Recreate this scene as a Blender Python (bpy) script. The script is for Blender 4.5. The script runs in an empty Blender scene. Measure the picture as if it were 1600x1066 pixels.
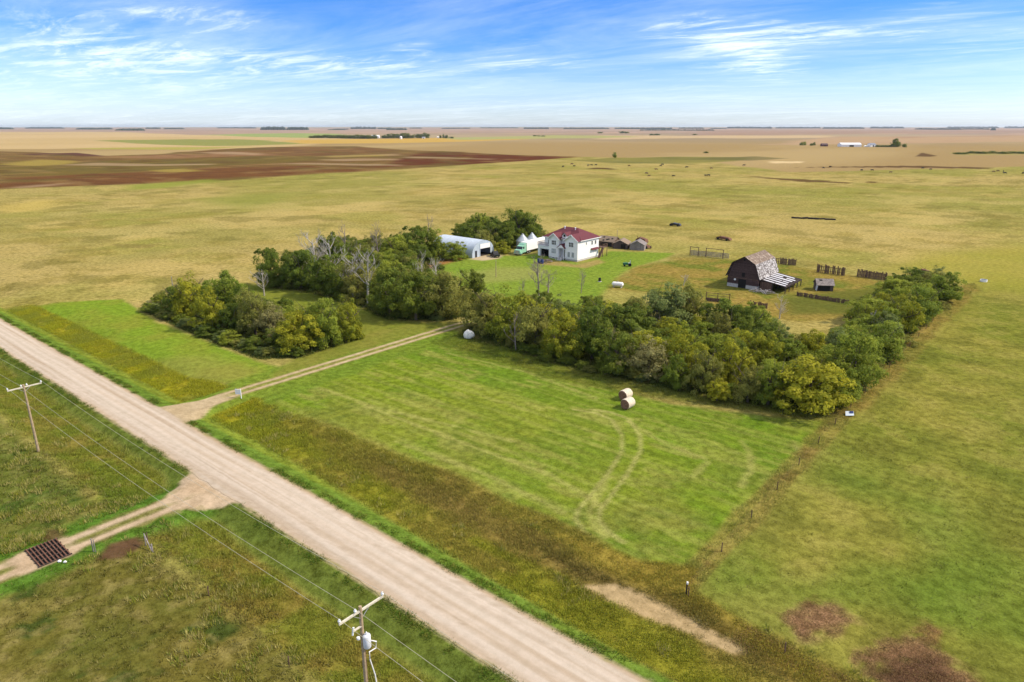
import bpy, bmesh, math, random
import numpy as np
from mathutils import Vector, Matrix

SC = bpy.context.scene
COL = SC.collection
PI = math.pi
# ------------------------------------------------------------------ camera
# World X runs along the gravel road, world Y away from it towards the farm, metres.
CAM = np.array([93.9, -35.1, 40.0])
YAW = math.radians(39.945)
PITCH = math.radians(17.48)
F_PX = 1067.0
cd = bpy.data.cameras.new('camera')
cam = bpy.data.objects.new('camera', cd)
COL.objects.link(cam)
cam.location = CAM
cam.rotation_euler = (PI / 2 - PITCH, 0, YAW)
cd.lens = 24.0
cd.sensor_width = 36.0
cd.clip_start = 0.5
cd.clip_end = 80000
SC.camera = cam
# ------------------------------------------------------------------ exposure, sun, sky
SC.view_settings.view_transform = 'Standard'
SC.view_settings.look = 'None'
SC.view_settings.gamma = 1.0
SC.view_settings.exposure = 0.46
SC.view_settings.use_curve_mapping = False
SUN_EL = math.radians(43)
SUN_DIR = np.array([0.80, 0.60])          # horizontal direction towards the sun
SUN_DIR = SUN_DIR / np.linalg.norm(SUN_DIR)
sd = bpy.data.lights.new('sun', 'SUN')
sd.energy = 3.7
sd.angle = math.radians(3.0)
sd.color = (1.0, 0.88, 0.70)
sun = bpy.data.objects.new('sun', sd)
COL.objects.link(sun)
sv = Vector((SUN_DIR[0] * math.cos(SUN_EL), SUN_DIR[1] * math.cos(SUN_EL), math.sin(SUN_EL)))
sun.rotation_euler = sv.to_track_quat('Z', 'Y').to_euler()
sun.location = (0, 0, 200)


def N(nt, typ, **kw):
    n = nt.nodes.new(typ)
    for k, v in kw.items():
        if k.startswith('i_'):
            n.inputs[k[2:].replace('_', ' ')].default_value = v
        else:
            setattr(n, k, v)
    return n


def math_node(nt, op, a, b=None, c=None):
    n = nt.nodes.new('ShaderNodeMath')
    n.operation = op
    for i, v in enumerate((a, b, c)):
        if v is None:
            continue
        if isinstance(v, (int, float)):
            n.inputs[i].default_value = v
        else:
            nt.links.new(v, n.inputs[i])
    return n.outputs[0]


def mix_rgb(nt, fac, a, b, blend='MIX'):
    n = nt.nodes.new('ShaderNodeMix')
    n.data_type = 'RGBA'
    n.blend_type = blend
    for i, v in ((0, fac), (6, a), (7, b)):
        if isinstance(v, (int, float)):
            n.inputs[i].default_value = v
        elif isinstance(v, (tuple, list)):
            n.inputs[i].default_value = tuple(v) if len(v) == 4 else tuple(v) + (1,)
        else:
            nt.links.new(v, n.inputs[i])
    return n.outputs[2]


def smooth_node(nt, v, lo, hi, o0=0.0, o1=1.0):
    n = nt.nodes.new('ShaderNodeMapRange')
    n.interpolation_type = 'SMOOTHSTEP'
    n.inputs[1].default_value = lo
    n.inputs[2].default_value = hi
    n.inputs[3].default_value = o0
    n.inputs[4].default_value = o1
    nt.links.new(v, n.inputs[0])
    return n.outputs[0]


def pix_dir(px, py):
    """World direction in which the photograph's pixel (1600 wide) looks."""
    dx = (px - 800) / F_PX
    dy = -(py - 533) / F_PX
    d = np.array([dx, math.cos(PITCH) + dy * math.sin(PITCH), -math.sin(PITCH) + dy * math.cos(PITCH)])
    c, s = math.cos(YAW), math.sin(YAW)
    return np.array([d[0] * c - d[1] * s, d[0] * s + d[1] * c, d[2]])


def at(px, py, z=0.0):
    """Point of the site at height z that the photograph shows at (px, py)."""
    d = pix_dir(px, py)
    t = (z - CAM[2]) / d[2]
    return float(CAM[0] + d[0] * t), float(CAM[1] + d[1] * t)


def srgb(r, g, b, k=1.0):
    o = []
    for v in (r, g, b):
        v = v / 255.0
        o.append((v / 12.92 if v <= 0.04045 else ((v + 0.055) / 1.055) ** 2.4) / k)
    return tuple(o)


def build_world():
    w = bpy.data.worlds.new('World')
    SC.world = w
    w.use_nodes = True
    nt = w.node_tree
    nt.nodes.clear()
    out = nt.nodes.new('ShaderNodeOutputWorld')
    bg = nt.nodes.new('ShaderNodeBackground')
    bg.inputs['Strength'].default_value = 0.15
    nt.links.new(bg.outputs[0], out.inputs[0])
    sky = nt.nodes.new('ShaderNodeTexSky')
    sky.sky_type = 'NISHITA'
    sky.sun_disc = False
    sky.sun_elevation = SUN_EL
    sky.sun_rotation = math.atan2(SUN_DIR[0], SUN_DIR[1])
    sky.altitude = 600
    sky.air_density = 1.0
    sky.dust_density = 0.6
    sky.ozone_density = 2.0
    tc = nt.nodes.new('ShaderNodeTexCoord')
    sep = nt.nodes.new('ShaderNodeSeparateXYZ')
    nt.links.new(tc.outputs['Generated'], sep.inputs[0])
    X, Y, Z = sep.outputs
    el = math_node(nt, 'MAXIMUM', Z, 0.0)
    # clear air is deeper blue a few degrees up, whitish at the horizon
    blue = smooth_node(nt, el, 0.015, 0.13)
    tint = mix_rgb(nt, blue, (0.60, 0.70, 0.98), (0.20, 0.44, 0.86))
    high = smooth_node(nt, el, 0.2, 0.6)
    tint = mix_rgb(nt, high, tint, (0.98, 0.98, 0.98))
    base = mix_rgb(nt, 1.0, sky.outputs[0], tint, 'MULTIPLY')
    # clouds on a flat high layer
    inv = math_node(nt, 'DIVIDE', 1.0, math_node(nt, 'ADD', el, 0.045))
    cx = math_node(nt, 'MULTIPLY', X, inv)
    cy = math_node(nt, 'MULTIPLY', Y, inv)
    comb = nt.nodes.new('ShaderNodeCombineXYZ')
    nt.links.new(cx, comb.inputs[0])
    nt.links.new(cy, comb.inputs[1])
    mp = nt.nodes.new('ShaderNodeMapping')
    mp.inputs['Rotation'].default_value = (0, 0, -YAW + 0.35)
    mp.inputs['Scale'].default_value = (0.42, 1.0, 1.0)
    nt.links.new(comb.outputs[0], mp.inputs[0])

    def cloud_noise(scale, detail, rough, dist, seed):
        n = nt.nodes.new('ShaderNodeTexNoise')
        n.noise_dimensions = '4D'
        n.inputs['W'].default_value = seed
        n.inputs['Scale'].default_value = scale
        n.inputs['Detail'].default_value = detail
        n.inputs['Roughness'].default_value = rough
        n.inputs['Distortion'].default_value = dist
        nt.links.new(mp.outputs[0], n.inputs['Vector'])
        return n.outputs['Fac']
    n1 = cloud_noise(0.55, 12, 0.66, 1.1, 2.3)
    n2 = cloud_noise(1.9, 12, 0.66, 1.9, 7.7)
    mp2 = nt.nodes.new('ShaderNodeMapping')
    mp2.inputs['Rotation'].default_value = (0, 0, -YAW - 0.55)
    mp2.inputs['Scale'].default_value = (0.30, 1.15, 1.0)
    nt.links.new(comb.outputs[0], mp2.inputs[0])
    mp = mp2
    n3_ = cloud_noise(1.5, 12, 0.64, 1.8, 4.4)
    az = math_node(nt, 'ARCTAN2', Y, X)

    def blob(px, py, wx, wy, amp):
        d = pix_dir(px, py)
        d = d / np.linalg.norm(d)
        a0 = math.atan2(d[1], d[0])
        wa, we = wx / F_PX, wy / F_PX
        p = math_node(nt, 'POWER', math_node(nt, 'ABSOLUTE', math_node(nt, 'DIVIDE', math_node(nt, 'SUBTRACT', az, a0), wa)), 2.0)
        q = math_node(nt, 'POWER', math_node(nt, 'ABSOLUTE', math_node(nt, 'DIVIDE', math_node(nt, 'SUBTRACT', el, float(d[2])), we)), 2.0)
        e = math_node(nt, 'EXPONENT', math_node(nt, 'MULTIPLY', math_node(nt, 'ADD', p, q), -1.0))
        return math_node(nt, 'MULTIPLY', e, amp)
    tot = None
    for b in ((1150, 58, 125, 36, 0.36), (1340, 50, 170, 13, 0.2), (1195, 100, 50, 22, 0.28), (1560, 62, 130, 26, 0.2), (1440, 20, 90, 16, 0.1),
              (370, 25, 75, 15, 0.24), (225, 14, 60, 12, 0.26), (790, 90, 95, 24, 0.22), (330, 95, 260, 30, 0.24), (560, 105, 160, 14, 0.16),
              (640, 72, 30, 8, 0.2), (870, 100, 60, 7, 0.16), (90, 60, 160, 44, 0.22), (1050, 38, 70, 8, 0.14)):
        v = blob(*b)
        tot = v if tot is None else math_node(nt, 'ADD', tot, v)
    tot = math_node(nt, 'MULTIPLY', tot, smooth_node(nt, math_node(nt, 'ADD', math_node(nt, 'MULTIPLY', n3_, .55), math_node(nt, 'MULTIPLY', n2, .45)), .34, .64, .15, 1.25))
    low = smooth_node(nt, el, 0.01, 0.10, 0.16, 0.0)
    val = math_node(nt, 'ADD', math_node(nt, 'ADD', math_node(nt, 'MULTIPLY', n1, 0.5), math_node(nt, 'MULTIPLY', n2, 0.62)), math_node(nt, 'ADD', tot, low))
    cl = smooth_node(nt, val, 0.58, 1.26)
    cl = math_node(nt, 'MULTIPLY', cl, 0.92)
    veil = smooth_node(nt, math_node(nt, 'ADD', n1, math_node(nt, 'MULTIPLY', tot, .6)), 0.40, 0.82, 0.0, 0.32)
    cl = math_node(nt, 'MAXIMUM', cl, veil)
    cloud_col = (6.0, 6.5, 7.0)
    col = mix_rgb(nt, cl, base, cloud_col)
    over = smooth_node(nt, el, 0.16, 0.45, 0.0, 0.5)
    col = mix_rgb(nt, over, col, (6.4, 6.3, 6.2))
    nt.links.new(col, bg.inputs['Color'])


build_world()
# ------------------------------------------------------------------ helpers
rng = np.random.default_rng(11)
random.seed(5)


def smooth(a, b, x):
    t = np.clip((x - a) / (b - a), 0, 1)
    return t * t * (3 - 2 * t)


def vnoise(x, y, seed):
    xi = np.floor(x).astype(np.int64)
    yi = np.floor(y).astype(np.int64)
    xf = x - xi
    yf = y - yi
    u = xf * xf * xf * (xf * (xf * 6 - 15) + 10)
    v = yf * yf * yf * (yf * (yf * 6 - 15) + 10)

    def h(a, b):
        n = (a * 374761393 + b * 668265263 + seed * 974634777) & 0xFFFFFFFF
        n = ((n ^ (n >> 13)) * 1274126177) & 0xFFFFFFFF
        n = ((n ^ (n >> 16)) * 2246822519) & 0xFFFFFFFF
        return ((n ^ (n >> 15)) & 0xFFFF) / 65535.0
    return (h(xi, yi) * (1 - u) + h(xi + 1, yi) * u) * (1 - v) + (h(xi, yi + 1) * (1 - u) + h(xi + 1, yi + 1) * u) * v


def fbm(x, y, seed, octaves=4):
    s = 0
    a = 0.5
    t = 0
    for i in range(octaves):
        s = s + a * vnoise(x * 2 ** i + 17.3 * i, y * 2 ** i - 9.1 * i, seed + i)
        t += a
        a *= 0.5
    return s / t


def sdf_poly(x, y, P):
    """Signed distance to a polygon, negative inside."""
    d = np.full(x.shape, 1e18)
    inside = np.zeros(x.shape, bool)
    n = len(P)
    for i in range(n):
        ax, ay = P[i]
        bx, by = P[(i + 1) % n]
        ex, ey = bx - ax, by - ay
        wx, wy = x - ax, y - ay
        t = np.clip((wx * ex + wy * ey) / (ex * ex + ey * ey + 1e-12), 0, 1)
        d = np.minimum(d, (wx - ex * t) ** 2 + (wy - ey * t) ** 2)
        c = ((ay > y) != (by > y))
        if ey != 0:
            xin = ax + (y - ay) / ey * ex
            inside ^= c & (x < xin)
    d = np.sqrt(d)
    return np.where(inside, -d, d)


def poly_mask(S, T, P, w, wob=None, amp=0.0):
    P = np.array(P, float)
    m = np.zeros(S.shape)
    g = w + amp + 0.1
    sel = (S > P[:, 0].min() - g) & (S < P[:, 0].max() + g) & (T > P[:, 1].min() - g) & (T < P[:, 1].max() + g)
    if not sel.any():
        return m
    d = sdf_poly(S[sel], T[sel], P)
    if wob is not None:
        d = d + (wob[sel] - 0.5) * 2 * amp
    m[sel] = 1 - smooth(-w, w, d)
    return m


def line_dist(S, T, pts):
    d = np.full(S.shape, 1e18)
    for (ax, ay), (bx, by) in zip(pts[:-1], pts[1:]):
        ex, ey = bx - ax, by - ay
        t = np.clip(((S - ax) * ex + (T - ay) * ey) / (ex * ex + ey * ey + 1e-9), 0, 1)
        d = np.minimum(d, (S - ax - ex * t) ** 2 + (T - ay - ey * t) ** 2)
    return np.sqrt(d)


def PX(*pts):
    return [at(*p) for p in pts]


# ------------------------------------------------------------------ regions of the site (site metres)
BELT = [(1, 58), (12, 58.5), (32, 57.5), (52, 60), (70.5, 67), (71, 110), (70.5, 172), (64, 174), (57, 163), (59, 130), (60, 104), (54, 94), (42, 101), (30, 98), (16, 92), (8, 90), (-2, 80), (0, 68)]
BELT_IN = [(2.5, 61), (12, 60.5), (32, 59.5), (52, 62.5), (68.5, 70), (69, 110), (69, 170), (65, 171), (60, 160), (61, 130), (61.5, 102), (54, 89), (42, 95), (30, 93), (16, 87), (8, 85), (2, 77), (2, 68)]
LEFT_GROVE = [(-67, 27), (-42, 25.5), (-16, 25.5), (-11.5, 30), (-12.5, 44), (-22, 51), (-30, 46), (-45, 42), (-60, 46), (-71, 46), (-74, 36)]
LEFT_IN = [(-62, 31), (-42, 31), (-17, 30), (-14.5, 34), (-15.5, 43), (-22, 49), (-31, 43), (-45, 39), (-58, 43), (-66, 43), (-68, 37)]
BACK_GROVE = [(-66, 58), (-49, 61.5), (-31, 60), (-18, 57), (-7, 66), (-9, 80), (-22, 84), (-36, 86), (-56, 104), (-60, 116), (-74, 120), (-95, 100), (-82, 72), (-72, 62)]
BACK_IN = [(-64, 61), (-49, 63.5), (-31, 62), (-18, 60), (-9.5, 67), (-11, 77), (-22, 81), (-37, 83), (-58, 101), (-63, 112), (-74, 116), (-91, 100), (-80, 74), (-71, 65)]
BIN_GROVE = [(-80, 141), (-66, 137), (-58, 138), (-58, 146), (-62, 168), (-72, 176), (-80, 168), (-84, 152)]
YARD = PX((690, 405), (740, 400), (812, 400), (850, 395), (905, 412), (935, 402), (952, 392), (1000, 394), (1052, 396), (1040, 403), (985, 419), (958, 438), (940, 462), (900, 486), (830, 486), (760, 474), (720, 462), (690, 446), (655, 428))
MOW_R = PX((405, 628), (520, 588), (640, 548), (715, 520), (745, 533), (800, 545), (860, 566), (950, 605), (1050, 632), (1200, 650), (1312, 660), (1240, 727), (1178, 790), (1090, 882), (1000, 884), (900, 838), (760, 760), (600, 690), (480, 652))
MOW_L = PX((28, 482), (60, 474), (190, 468), (250, 505), (350, 545), (430, 572), (400, 600), (330, 596), (250, 592), (150, 552), (80, 512))
BARNYARD = PX((930, 448), (1000, 418), (1060, 403), (1140, 405), (1240, 415), (1320, 430), (1390, 440), (1375, 462), (1330, 490), (1250, 500), (1150, 485), (1080, 470), (1000, 455))
DITCH_PATCH = PX((905, 905), (925, 902), (962, 905), (985, 914), (1032, 934), (1090, 962), (1165, 1006), (1140, 1008), (1060, 972), (1000, 950), (945, 925))
DRY_EDGE = [(70.2, 64), (71.5, 100), (70.5, 174), (74, 182), (76, 176), (74.5, 120), (74, 66)]


def terrain(S, T):
    S = np.asarray(S, float)
    T = np.asarray(T, float)
    prof = -0.75 * smooth(3.6, 7.0, T) * (1 - smooth(11, 17, T))
    prof = prof + -0.7 * smooth(3.6, 6.5, -T) * (1 - smooth(9, 14, -T))
    drv = 1 - smooth(2.2, 4.5, np.abs(S + 3.5))
    app = 1 - smooth(2.4, 5.0, np.abs(S - 22))
    k = 1 - np.where(T > 0, drv, app)
    prof = prof * k
    near = np.exp(-((S - 10) / 220.0) ** 2 - ((T - 70) / 260.0) ** 2)
    roll = (fbm(S / 420.0, T / 420.0, 91, 3) - 0.5) * 7.0 * (1 - near)
    r = np.hypot(S, T)
    roll = roll * smooth(230, 700, r)
    return prof + roll - 0.02


def hz(s, t):
    return float(terrain(np.array([s]), np.array([t]))[0])


K = 1.54


def ground_colour(S, T):
    """Albedo, texture strength and tall-grass share at site points."""
    S = np.asarray(S, float)
    T = np.asarray(T, float)
    n = S.size
    n90 = fbm(S / 85, T / 85, 1)
    n35 = fbm(S / 33, T / 33, 5)
    n12 = fbm(S / 12, T / 12, 9)
    n4 = fbm(S / 4.2, T / 4.2, 13, 5)
    n1 = fbm(S / 1.3, T / 1.3, 21, 4)
    rgb = np.zeros((n, 3))
    tex = np.full(n, 0.8)
    tall = np.zeros(n)

    def c(*v):
        return np.array(srgb(*v, k=K))

    def lay(m, a, b=None, nz=None, t=None):
        nonlocal rgb, tex
        col = c(*a) if b is None else c(*a)[None, :] * (1 - nz[:, None]) + c(*b)[None, :] * nz[:, None]
        rgb = rgb * (1 - m[:, None]) + m[:, None] * col
        if t is not None:
            tex = tex * (1 - m) + t * m
    one = np.ones(n)
    # --- pasture
    lay(one, (183, 164, 100), (162, 152, 84), smooth(0.35, 0.65, n90))
    lay(smooth(0.52, 0.74, n35) * 0.5, (150, 150, 66))
    lay(smooth(0.54, 0.74, fbm(S / 22 + 40, T / 22, 33)) * 0.55, (198, 176, 106))
    lay(smooth(0.52, 0.75, n12) * 0.5, (146, 132, 62))
    n7 = fbm(S / 7, T / 7, 17, 4)
    lay(smooth(0.5, 0.7, n7) * 0.3, (196, 174, 102))
    lay(smooth(0.56, 0.78, n4) * 0.4, (128, 120, 58))
    lay(smooth(.52, .7, fbm(S / 140 + 3, T / 140, 37)) * .4, (142, 146, 66))
    lay(smooth(.6, .72, fbm(S / 40, T / 40, 38, 6)) * .35, (204, 184, 116))
    lay(smooth(.62, .72, fbm(S / 15, T / 15, 39, 5)) * .45, (118, 112, 54))
    # right-hand near pasture is greener
    m = smooth(66, 76, S + (n12 - 0.5) * 4) * (1 - smooth(150, 215, T + (n35 - .5) * 60))
    lay(m, (148, 143, 64), (122, 130, 50), smooth(0.3, 0.7, n12 * .5 + n35 * .5))
    lay(m * smooth(0.52, 0.7, n4) * 0.4, (164, 154, 80))
    lay(m * smooth(0.5, 0.7, 1 - n4) * 0.5, (102, 104, 44))
    lay(m * smooth(0.48, 0.68, n35) * (1 - smooth(40, 70, T)) * 0.7, (100, 126, 44))
    # pasture left of the road
    m = smooth(12, 14.5, -T + (n4 - 0.5) * 3)
    lay(m, (118, 110, 50), (100, 104, 44), smooth(0.3, 0.7, n12))
    lay(m * smooth(0.55, 0.7, n4) * 0.5, (148, 134, 72))
    lay(m * smooth(0.62, 0.75, fbm(S / 3 + 9, T / 3, 50)) * 0.8, (60, 82, 34))
    lay(m * smooth(0.55, 0.7, n1) * 0.45, (160, 146, 88))
    lay(m * (1 - smooth(8, 26, S)) * 0.5, (92, 122, 48), (108, 122, 50), n4)
    # --- the far fields
    wob = n35

    def far(P, a, b=None, nz=None, w=12, amp=10, t=0.5, k=1.0):
        lay(poly_mask(S, T, P, w, wob, amp) * k, a, b, nz, t)
    bandn = fbm(S / 260, T / 900, 61)
    big = fbm(S / 500, T / 500, 62)
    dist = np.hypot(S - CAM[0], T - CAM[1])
    CROP = PX((-260, 300), (-260, 199.5), (1900, 199.5), (1900, 263), (1600, 263), (1420, 266), (1240, 268), (1140, 258), (1060, 249), (905, 247), (640, 264), (300, 285), (0, 294))
    mc = poly_mask(S, T, CROP, 6, wob, 8)
    lay(mc, (185, 161, 112), (171, 146, 99), smooth(0.35, 0.65, bandn), 0.4)
    # pinkish far stubble towards the horizon
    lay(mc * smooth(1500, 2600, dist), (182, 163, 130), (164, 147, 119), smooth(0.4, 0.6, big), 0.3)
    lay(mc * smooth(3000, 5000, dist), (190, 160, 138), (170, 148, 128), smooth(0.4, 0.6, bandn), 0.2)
    far(PX((1080, 212), (1700, 206), (1700, 202), (1080, 204)), (172, 142, 120), w=60, amp=60, k=.7)
    far(PX((930, 218), (1300, 215), (1300, 211.5), (930, 212)), (214, 186, 142), w=40, amp=40, k=.8)
    far(PX((1200, 226), (1700, 222), (1700, 211), (1300, 214)), (176, 144, 112), (190, 160, 124), smooth(.4, .6, bandn), w=40, amp=40)
    # left: pale and golden stubble, green strips
    far(PX((-200, 234), (-200, 206), (180, 206), (310, 211), (430, 213), (560, 217), (420, 232), (200, 231)), (214, 186, 138), (198, 172, 118), bandn, w=30, amp=20)
    far(PX((150, 219), (300, 217), (420, 219), (480, 224), (330, 228), (240, 225)), (150, 152, 82), w=16, amp=10)
    far(PX((300, 211), (420, 208.6), (520, 209), (560, 213), (480, 216), (400, 214)), (158, 172, 102), w=30, amp=15)
    far(PX((440, 219), (560, 216.5), (760, 214.5), (900, 213.5), (900, 216), (780, 220), (600, 224), (470, 224)), (206, 170, 88), w=16, amp=10)
    far(PX((690, 215), (860, 212), (1000, 213), (980, 215), (820, 218.5), (720, 219)), (176, 174, 112), w=16, amp=10)
    far(PX((110, 231), (330, 230), (420, 228), (300, 233), (150, 233)), (176, 168, 86), w=8, amp=6)
    # dark reedy slough basin
    SL = PX((-300, 236), (0, 236), (60, 238), (140, 243), (250, 240), (330, 233), (430, 229), (560, 229), (660, 236), (720, 238), (780, 243), (905, 246.5), (760, 257), (640, 264.5), (480, 274), (320, 285), (180, 289), (0, 295), (-300, 312))
    ms = poly_mask(S, T, SL, 5, wob, 7)
    n60 = fbm(S / 60, T / 60, 64, 5)
    n18 = fbm(S / 18, T / 18, 65, 4)
    lay(ms, (118, 92, 54), (136, 108, 62), n35, 0.8)
    far(PX((-200, 250), (100, 252), (330, 246), (520, 241), (600, 244), (400, 256), (260, 266), (100, 274), (-200, 282)), (110, 96, 48), (128, 108, 56), n12, w=8, amp=10)
    far(PX((-300, 296), (0, 280), (120, 273), (330, 264), (560, 258), (640, 262), (480, 272), (320, 284), (180, 288), (0, 293), (-300, 308)), (108, 72, 44), (126, 86, 52), n12, w=8, amp=14, k=.9)
    far(PX((590, 262), (660, 236.5), (720, 239), (800, 244), (905, 247), (760, 257)), (112, 66, 42), (96, 56, 38), n12, w=5, amp=5)
    far(PX((270, 237), (430, 229.5), (560, 229.5), (640, 236), (500, 243)), (112, 76, 50), (140, 108, 66), n35, w=8, amp=8, k=.8)
    far(PX((20, 240), (120, 238.5), (170, 243), (60, 243)), (104, 72, 58), w=4, amp=4)
    far(PX((140, 244), (250, 240.5), (380, 236.5), (440, 240.5), (250, 246.5)), (150, 114, 78), w=4, amp=4)
    lay(ms * smooth(.5, .68, n60) * .65, (112, 100, 54))
    lay(ms * smooth(.52, .66, n18) * .45, (98, 68, 46))
    lay(ms * smooth(.58, .72, fbm(S / 30, T / 30, 66, 5)) * .5, (152, 124, 78))
    for P in (((300, 237.5), (360, 236.4), (405, 238.5), (402, 240.5), (360, 240)), ((495, 243), (620, 240), (622, 242.5), (530, 245)), ((500, 249), (560, 247.5), (620, 249), (622, 251.2), (540, 252)),
              ((410, 256.5), (480, 254.5), (560, 257), (624, 259.4), (622, 261), (540, 259.5)), ((90, 258), (150, 253.5), (240, 255.5), (330, 254.5), (332, 257), (200, 258.5)), ((0, 293.5), (60, 288.5), (96, 287.2), (92, 289), (30, 294)),
              ((640, 245.5), (770, 250), (770, 251), (640, 247.5))):
        far(PX(*P), (190, 162, 128), w=8, amp=11, t=.3, k=.55)
    for P in (((0, 257), (60, 249), (115, 250), (118, 254), (60, 259)), ((225, 266.5), (280, 264.5), (318, 269), (270, 271)), ((500, 243.2), (610, 241), (600, 243.4), (520, 244.6))):
        far(PX(*P), (166, 146, 74), w=9, amp=10, t=.5, k=.9)
    far(PX((200, 290), (270, 284.5), (330, 281), (340, 284), (260, 293), (210, 295)), (142, 152, 62), w=8, amp=8, k=.8)
    far(PX((300, 312), (380, 303), (470, 300), (440, 316), (380, 326)), (146, 150, 70), w=14, amp=14, k=.7)
    far(PX((0, 322), (60, 312), (100, 318), (60, 330), (0, 334)), (200, 178, 96), w=10, amp=10, k=.7)
    # wet strip and sloughs right of centre
    far(PX((900, 252), (960, 248.5), (1060, 246.5), (1180, 247.5), (1150, 254), (1060, 257), (960, 256)), (120, 118, 66), (150, 142, 76), n35, w=8, amp=8)
    far(PX((1050, 250), (1180, 246), (1230, 249), (1170, 253)), (108, 104, 64), w=6, amp=6, k=.7)
    for P in (((915, 265.5), (930, 263.2), (950, 263.6), (966, 266.5), (940, 266)), ((1170, 273.5), (1220, 276), (1260, 277.5), (1330, 282.6), (1330, 283.6), (1250, 281), (1190, 276)), ((1353, 281), (1370, 281.3), (1370, 283), (1354, 282.4)),
              ((1440, 240), (1465, 246), (1450, 247.5), (1430, 247)), ((1240, 262), (1420, 261), (1560, 264), (1540, 265.5), (1420, 263.5)), ((172, 381), (250, 381), (235, 388), (180, 388))):
        far(PX(*P), (92, 66, 44), w=1.0, amp=1.0, k=.85 if P[0][1] < 300 else .3)
    far(PX((1200, 254), (1255, 254.5), (1252, 257), (1205, 257)), (226, 200, 152), w=2, amp=2)
    far(PX((1480, 240), (1600, 238), (1700, 238), (1700, 243), (1500, 245)), (166, 152, 92), w=5, amp=3)
    far(PX((1380, 420), (1450, 395), (1600, 380), (1700, 400), (1700, 470), (1560, 450)), (168, 158, 66), (150, 152, 58), n12, w=10, amp=6, k=.75)
    # --- the farm
    lay(poly_mask(S, T, BARNYARD, 2.0, n12, 4), (152, 134, 66), (130, 128, 56), smooth(.35, .65, n12), 1.0)
    mb = poly_mask(S, T, BARNYARD, 2.0)
    lay(mb * smooth(.5, .7, n4) * .5, (174, 146, 80))
    lay(mb * smooth(.55, .7, fbm(S / 7, T / 7, 71)) * .7, (106, 122, 46))
    far(PX((1230, 470), (1300, 455), (1400, 450), (1390, 480), (1330, 490), (1240, 490)), (96, 104, 44), (120, 118, 54), n4, w=3, amp=2)
    lay(poly_mask(S, T, YARD, 1.2, n4, 1.2), (124, 150, 52), (142, 158, 62), n12, .7)
    my = poly_mask(S, T, YARD, 1.2)
    lay(my * smooth(.55, .75, n4) * .5, (112, 142, 50))
    far(PX((730, 428), (780, 420), (840, 420), (840, 436), (760, 440)), (162, 160, 92), w=4, amp=3, k=.6)
    far(PX((640, 412), (690, 404), (728, 403), (700, 410), (660, 424)), (170, 118, 72), (150, 124, 66), n4, w=1.5, amp=1.5)
    far(PX((735, 405), (752, 398), (785, 399), (780, 404), (755, 407)), (206, 186, 152), w=.8, amp=.8, t=.3)
    far(PX((838, 412), (850, 404), (900, 414), (935, 405), (945, 410), (915, 419), (880, 416)), (176, 150, 96), w=1.2, amp=1, k=.8)
    lay(poly_mask(S, T, MOW_R, .9, n4, .9), (112, 142, 38), (130, 148, 44), smooth(.35, .65, n12), .75)
    mr = poly_mask(S, T, MOW_R, .9, n4, .9)
    lay(mr * smooth(.52, .74, n35) * .45, (142, 146, 58))
    lay(mr * smooth(.52, .7, fbm(S / 16 + 5, T / 16, 78)) * .5, (114, 136, 46))
    lay(mr * smooth(.6, .72, fbm(S / 6, T / 2.2, 79)) * .5, (164, 160, 84))
    lay(mr * smooth(.55, .75, n1) * .3, (100, 124, 40))
    edge_ = mr * np.clip((1 - smooth(17, 34, T)) * .8 + smooth(50, 70, S) * .6, 0, 1)
    lay(edge_ * smooth(.35, .65, n4 * .6 + n12 * .4) * .75, (134, 134, 60))
    lay(edge_ * smooth(.5, .68, n1 * .6 + n4 * .4) * .5, (100, 116, 48))
    # mowing swaths follow the road direction
    sw = 0.5 + 0.5 * np.sin(T * 2 * PI / 3.1 + (n12 - .5) * 3)
    lay(mr * smooth(.6, 1, sw) * smooth(.4, .6, fbm(S / 20, T / 3, 80)) * .35, (162, 164, 84))
    lay(poly_mask(S, T, MOW_L, .8, n4, .8), (130, 156, 48), (140, 150, 54), smooth(.35, .65, n12), .6)
    far(PX((230, 560), (330, 556), (400, 580), (380, 595), (260, 590)), (152, 148, 72), w=3, amp=3, k=.6)
    ln = fbm(S / 26, T / .95, 183, 3)
    lay(mr * smooth(.58, .74, ln) * .4, (156, 162, 74))
    lay(mr * smooth(.58, .74, 1 - ln) * .3, (98, 118, 42))
    # tracks pressed by the tractor
    for off, k in ((0, 1.0), (2.1, 1.0)):
        L = PX((896, 640), (930, 645), (955, 655), (972, 680), (972, 705), (950, 740), (922, 775), (903, 797), (900, 812), (912, 830), (935, 848))
        L = [(a + off * .85, b + off * .8) for a, b in L]
        dd = line_dist(S, T, L)
        lay((1 - smooth(.1, .46, dd + (n1 - .5) * .3)) * .62 * k * mr, (182, 176, 108))
    for L in (PX((950, 745), (934, 775), (922, 797), (926, 815), (944, 838)), PX((985, 660), (1040, 694), (1100, 716)), PX((1083, 745), (1105, 722)), PX((1158, 760), (1172, 735), (1174, 712), (1160, 690)), PX((1240, 690), (1252, 712), (1236, 735)),
              PX((560, 630), (640, 660), (760, 706), (860, 742), (940, 790)), PX((700, 552), (820, 580), (930, 622)), PX((480, 600), (600, 640), (720, 668), (800, 690)), PX((620, 690), (760, 742), (880, 800))):
        dd = line_dist(S, T, L)
        lay((1 - smooth(.1, .7, dd + (n1 - .5) * .8)) * .5 * mr, (176, 172, 98))
    lay(poly_mask(S, T, [(-9.5, 4), (-9, 30), (-8, 62), (2.5, 60), (3.5, 30), (3.5, 14), (2, 4)], 1.0, n4, 1.2), (112, 140, 46), (132, 146, 54), n4, .8)
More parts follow.
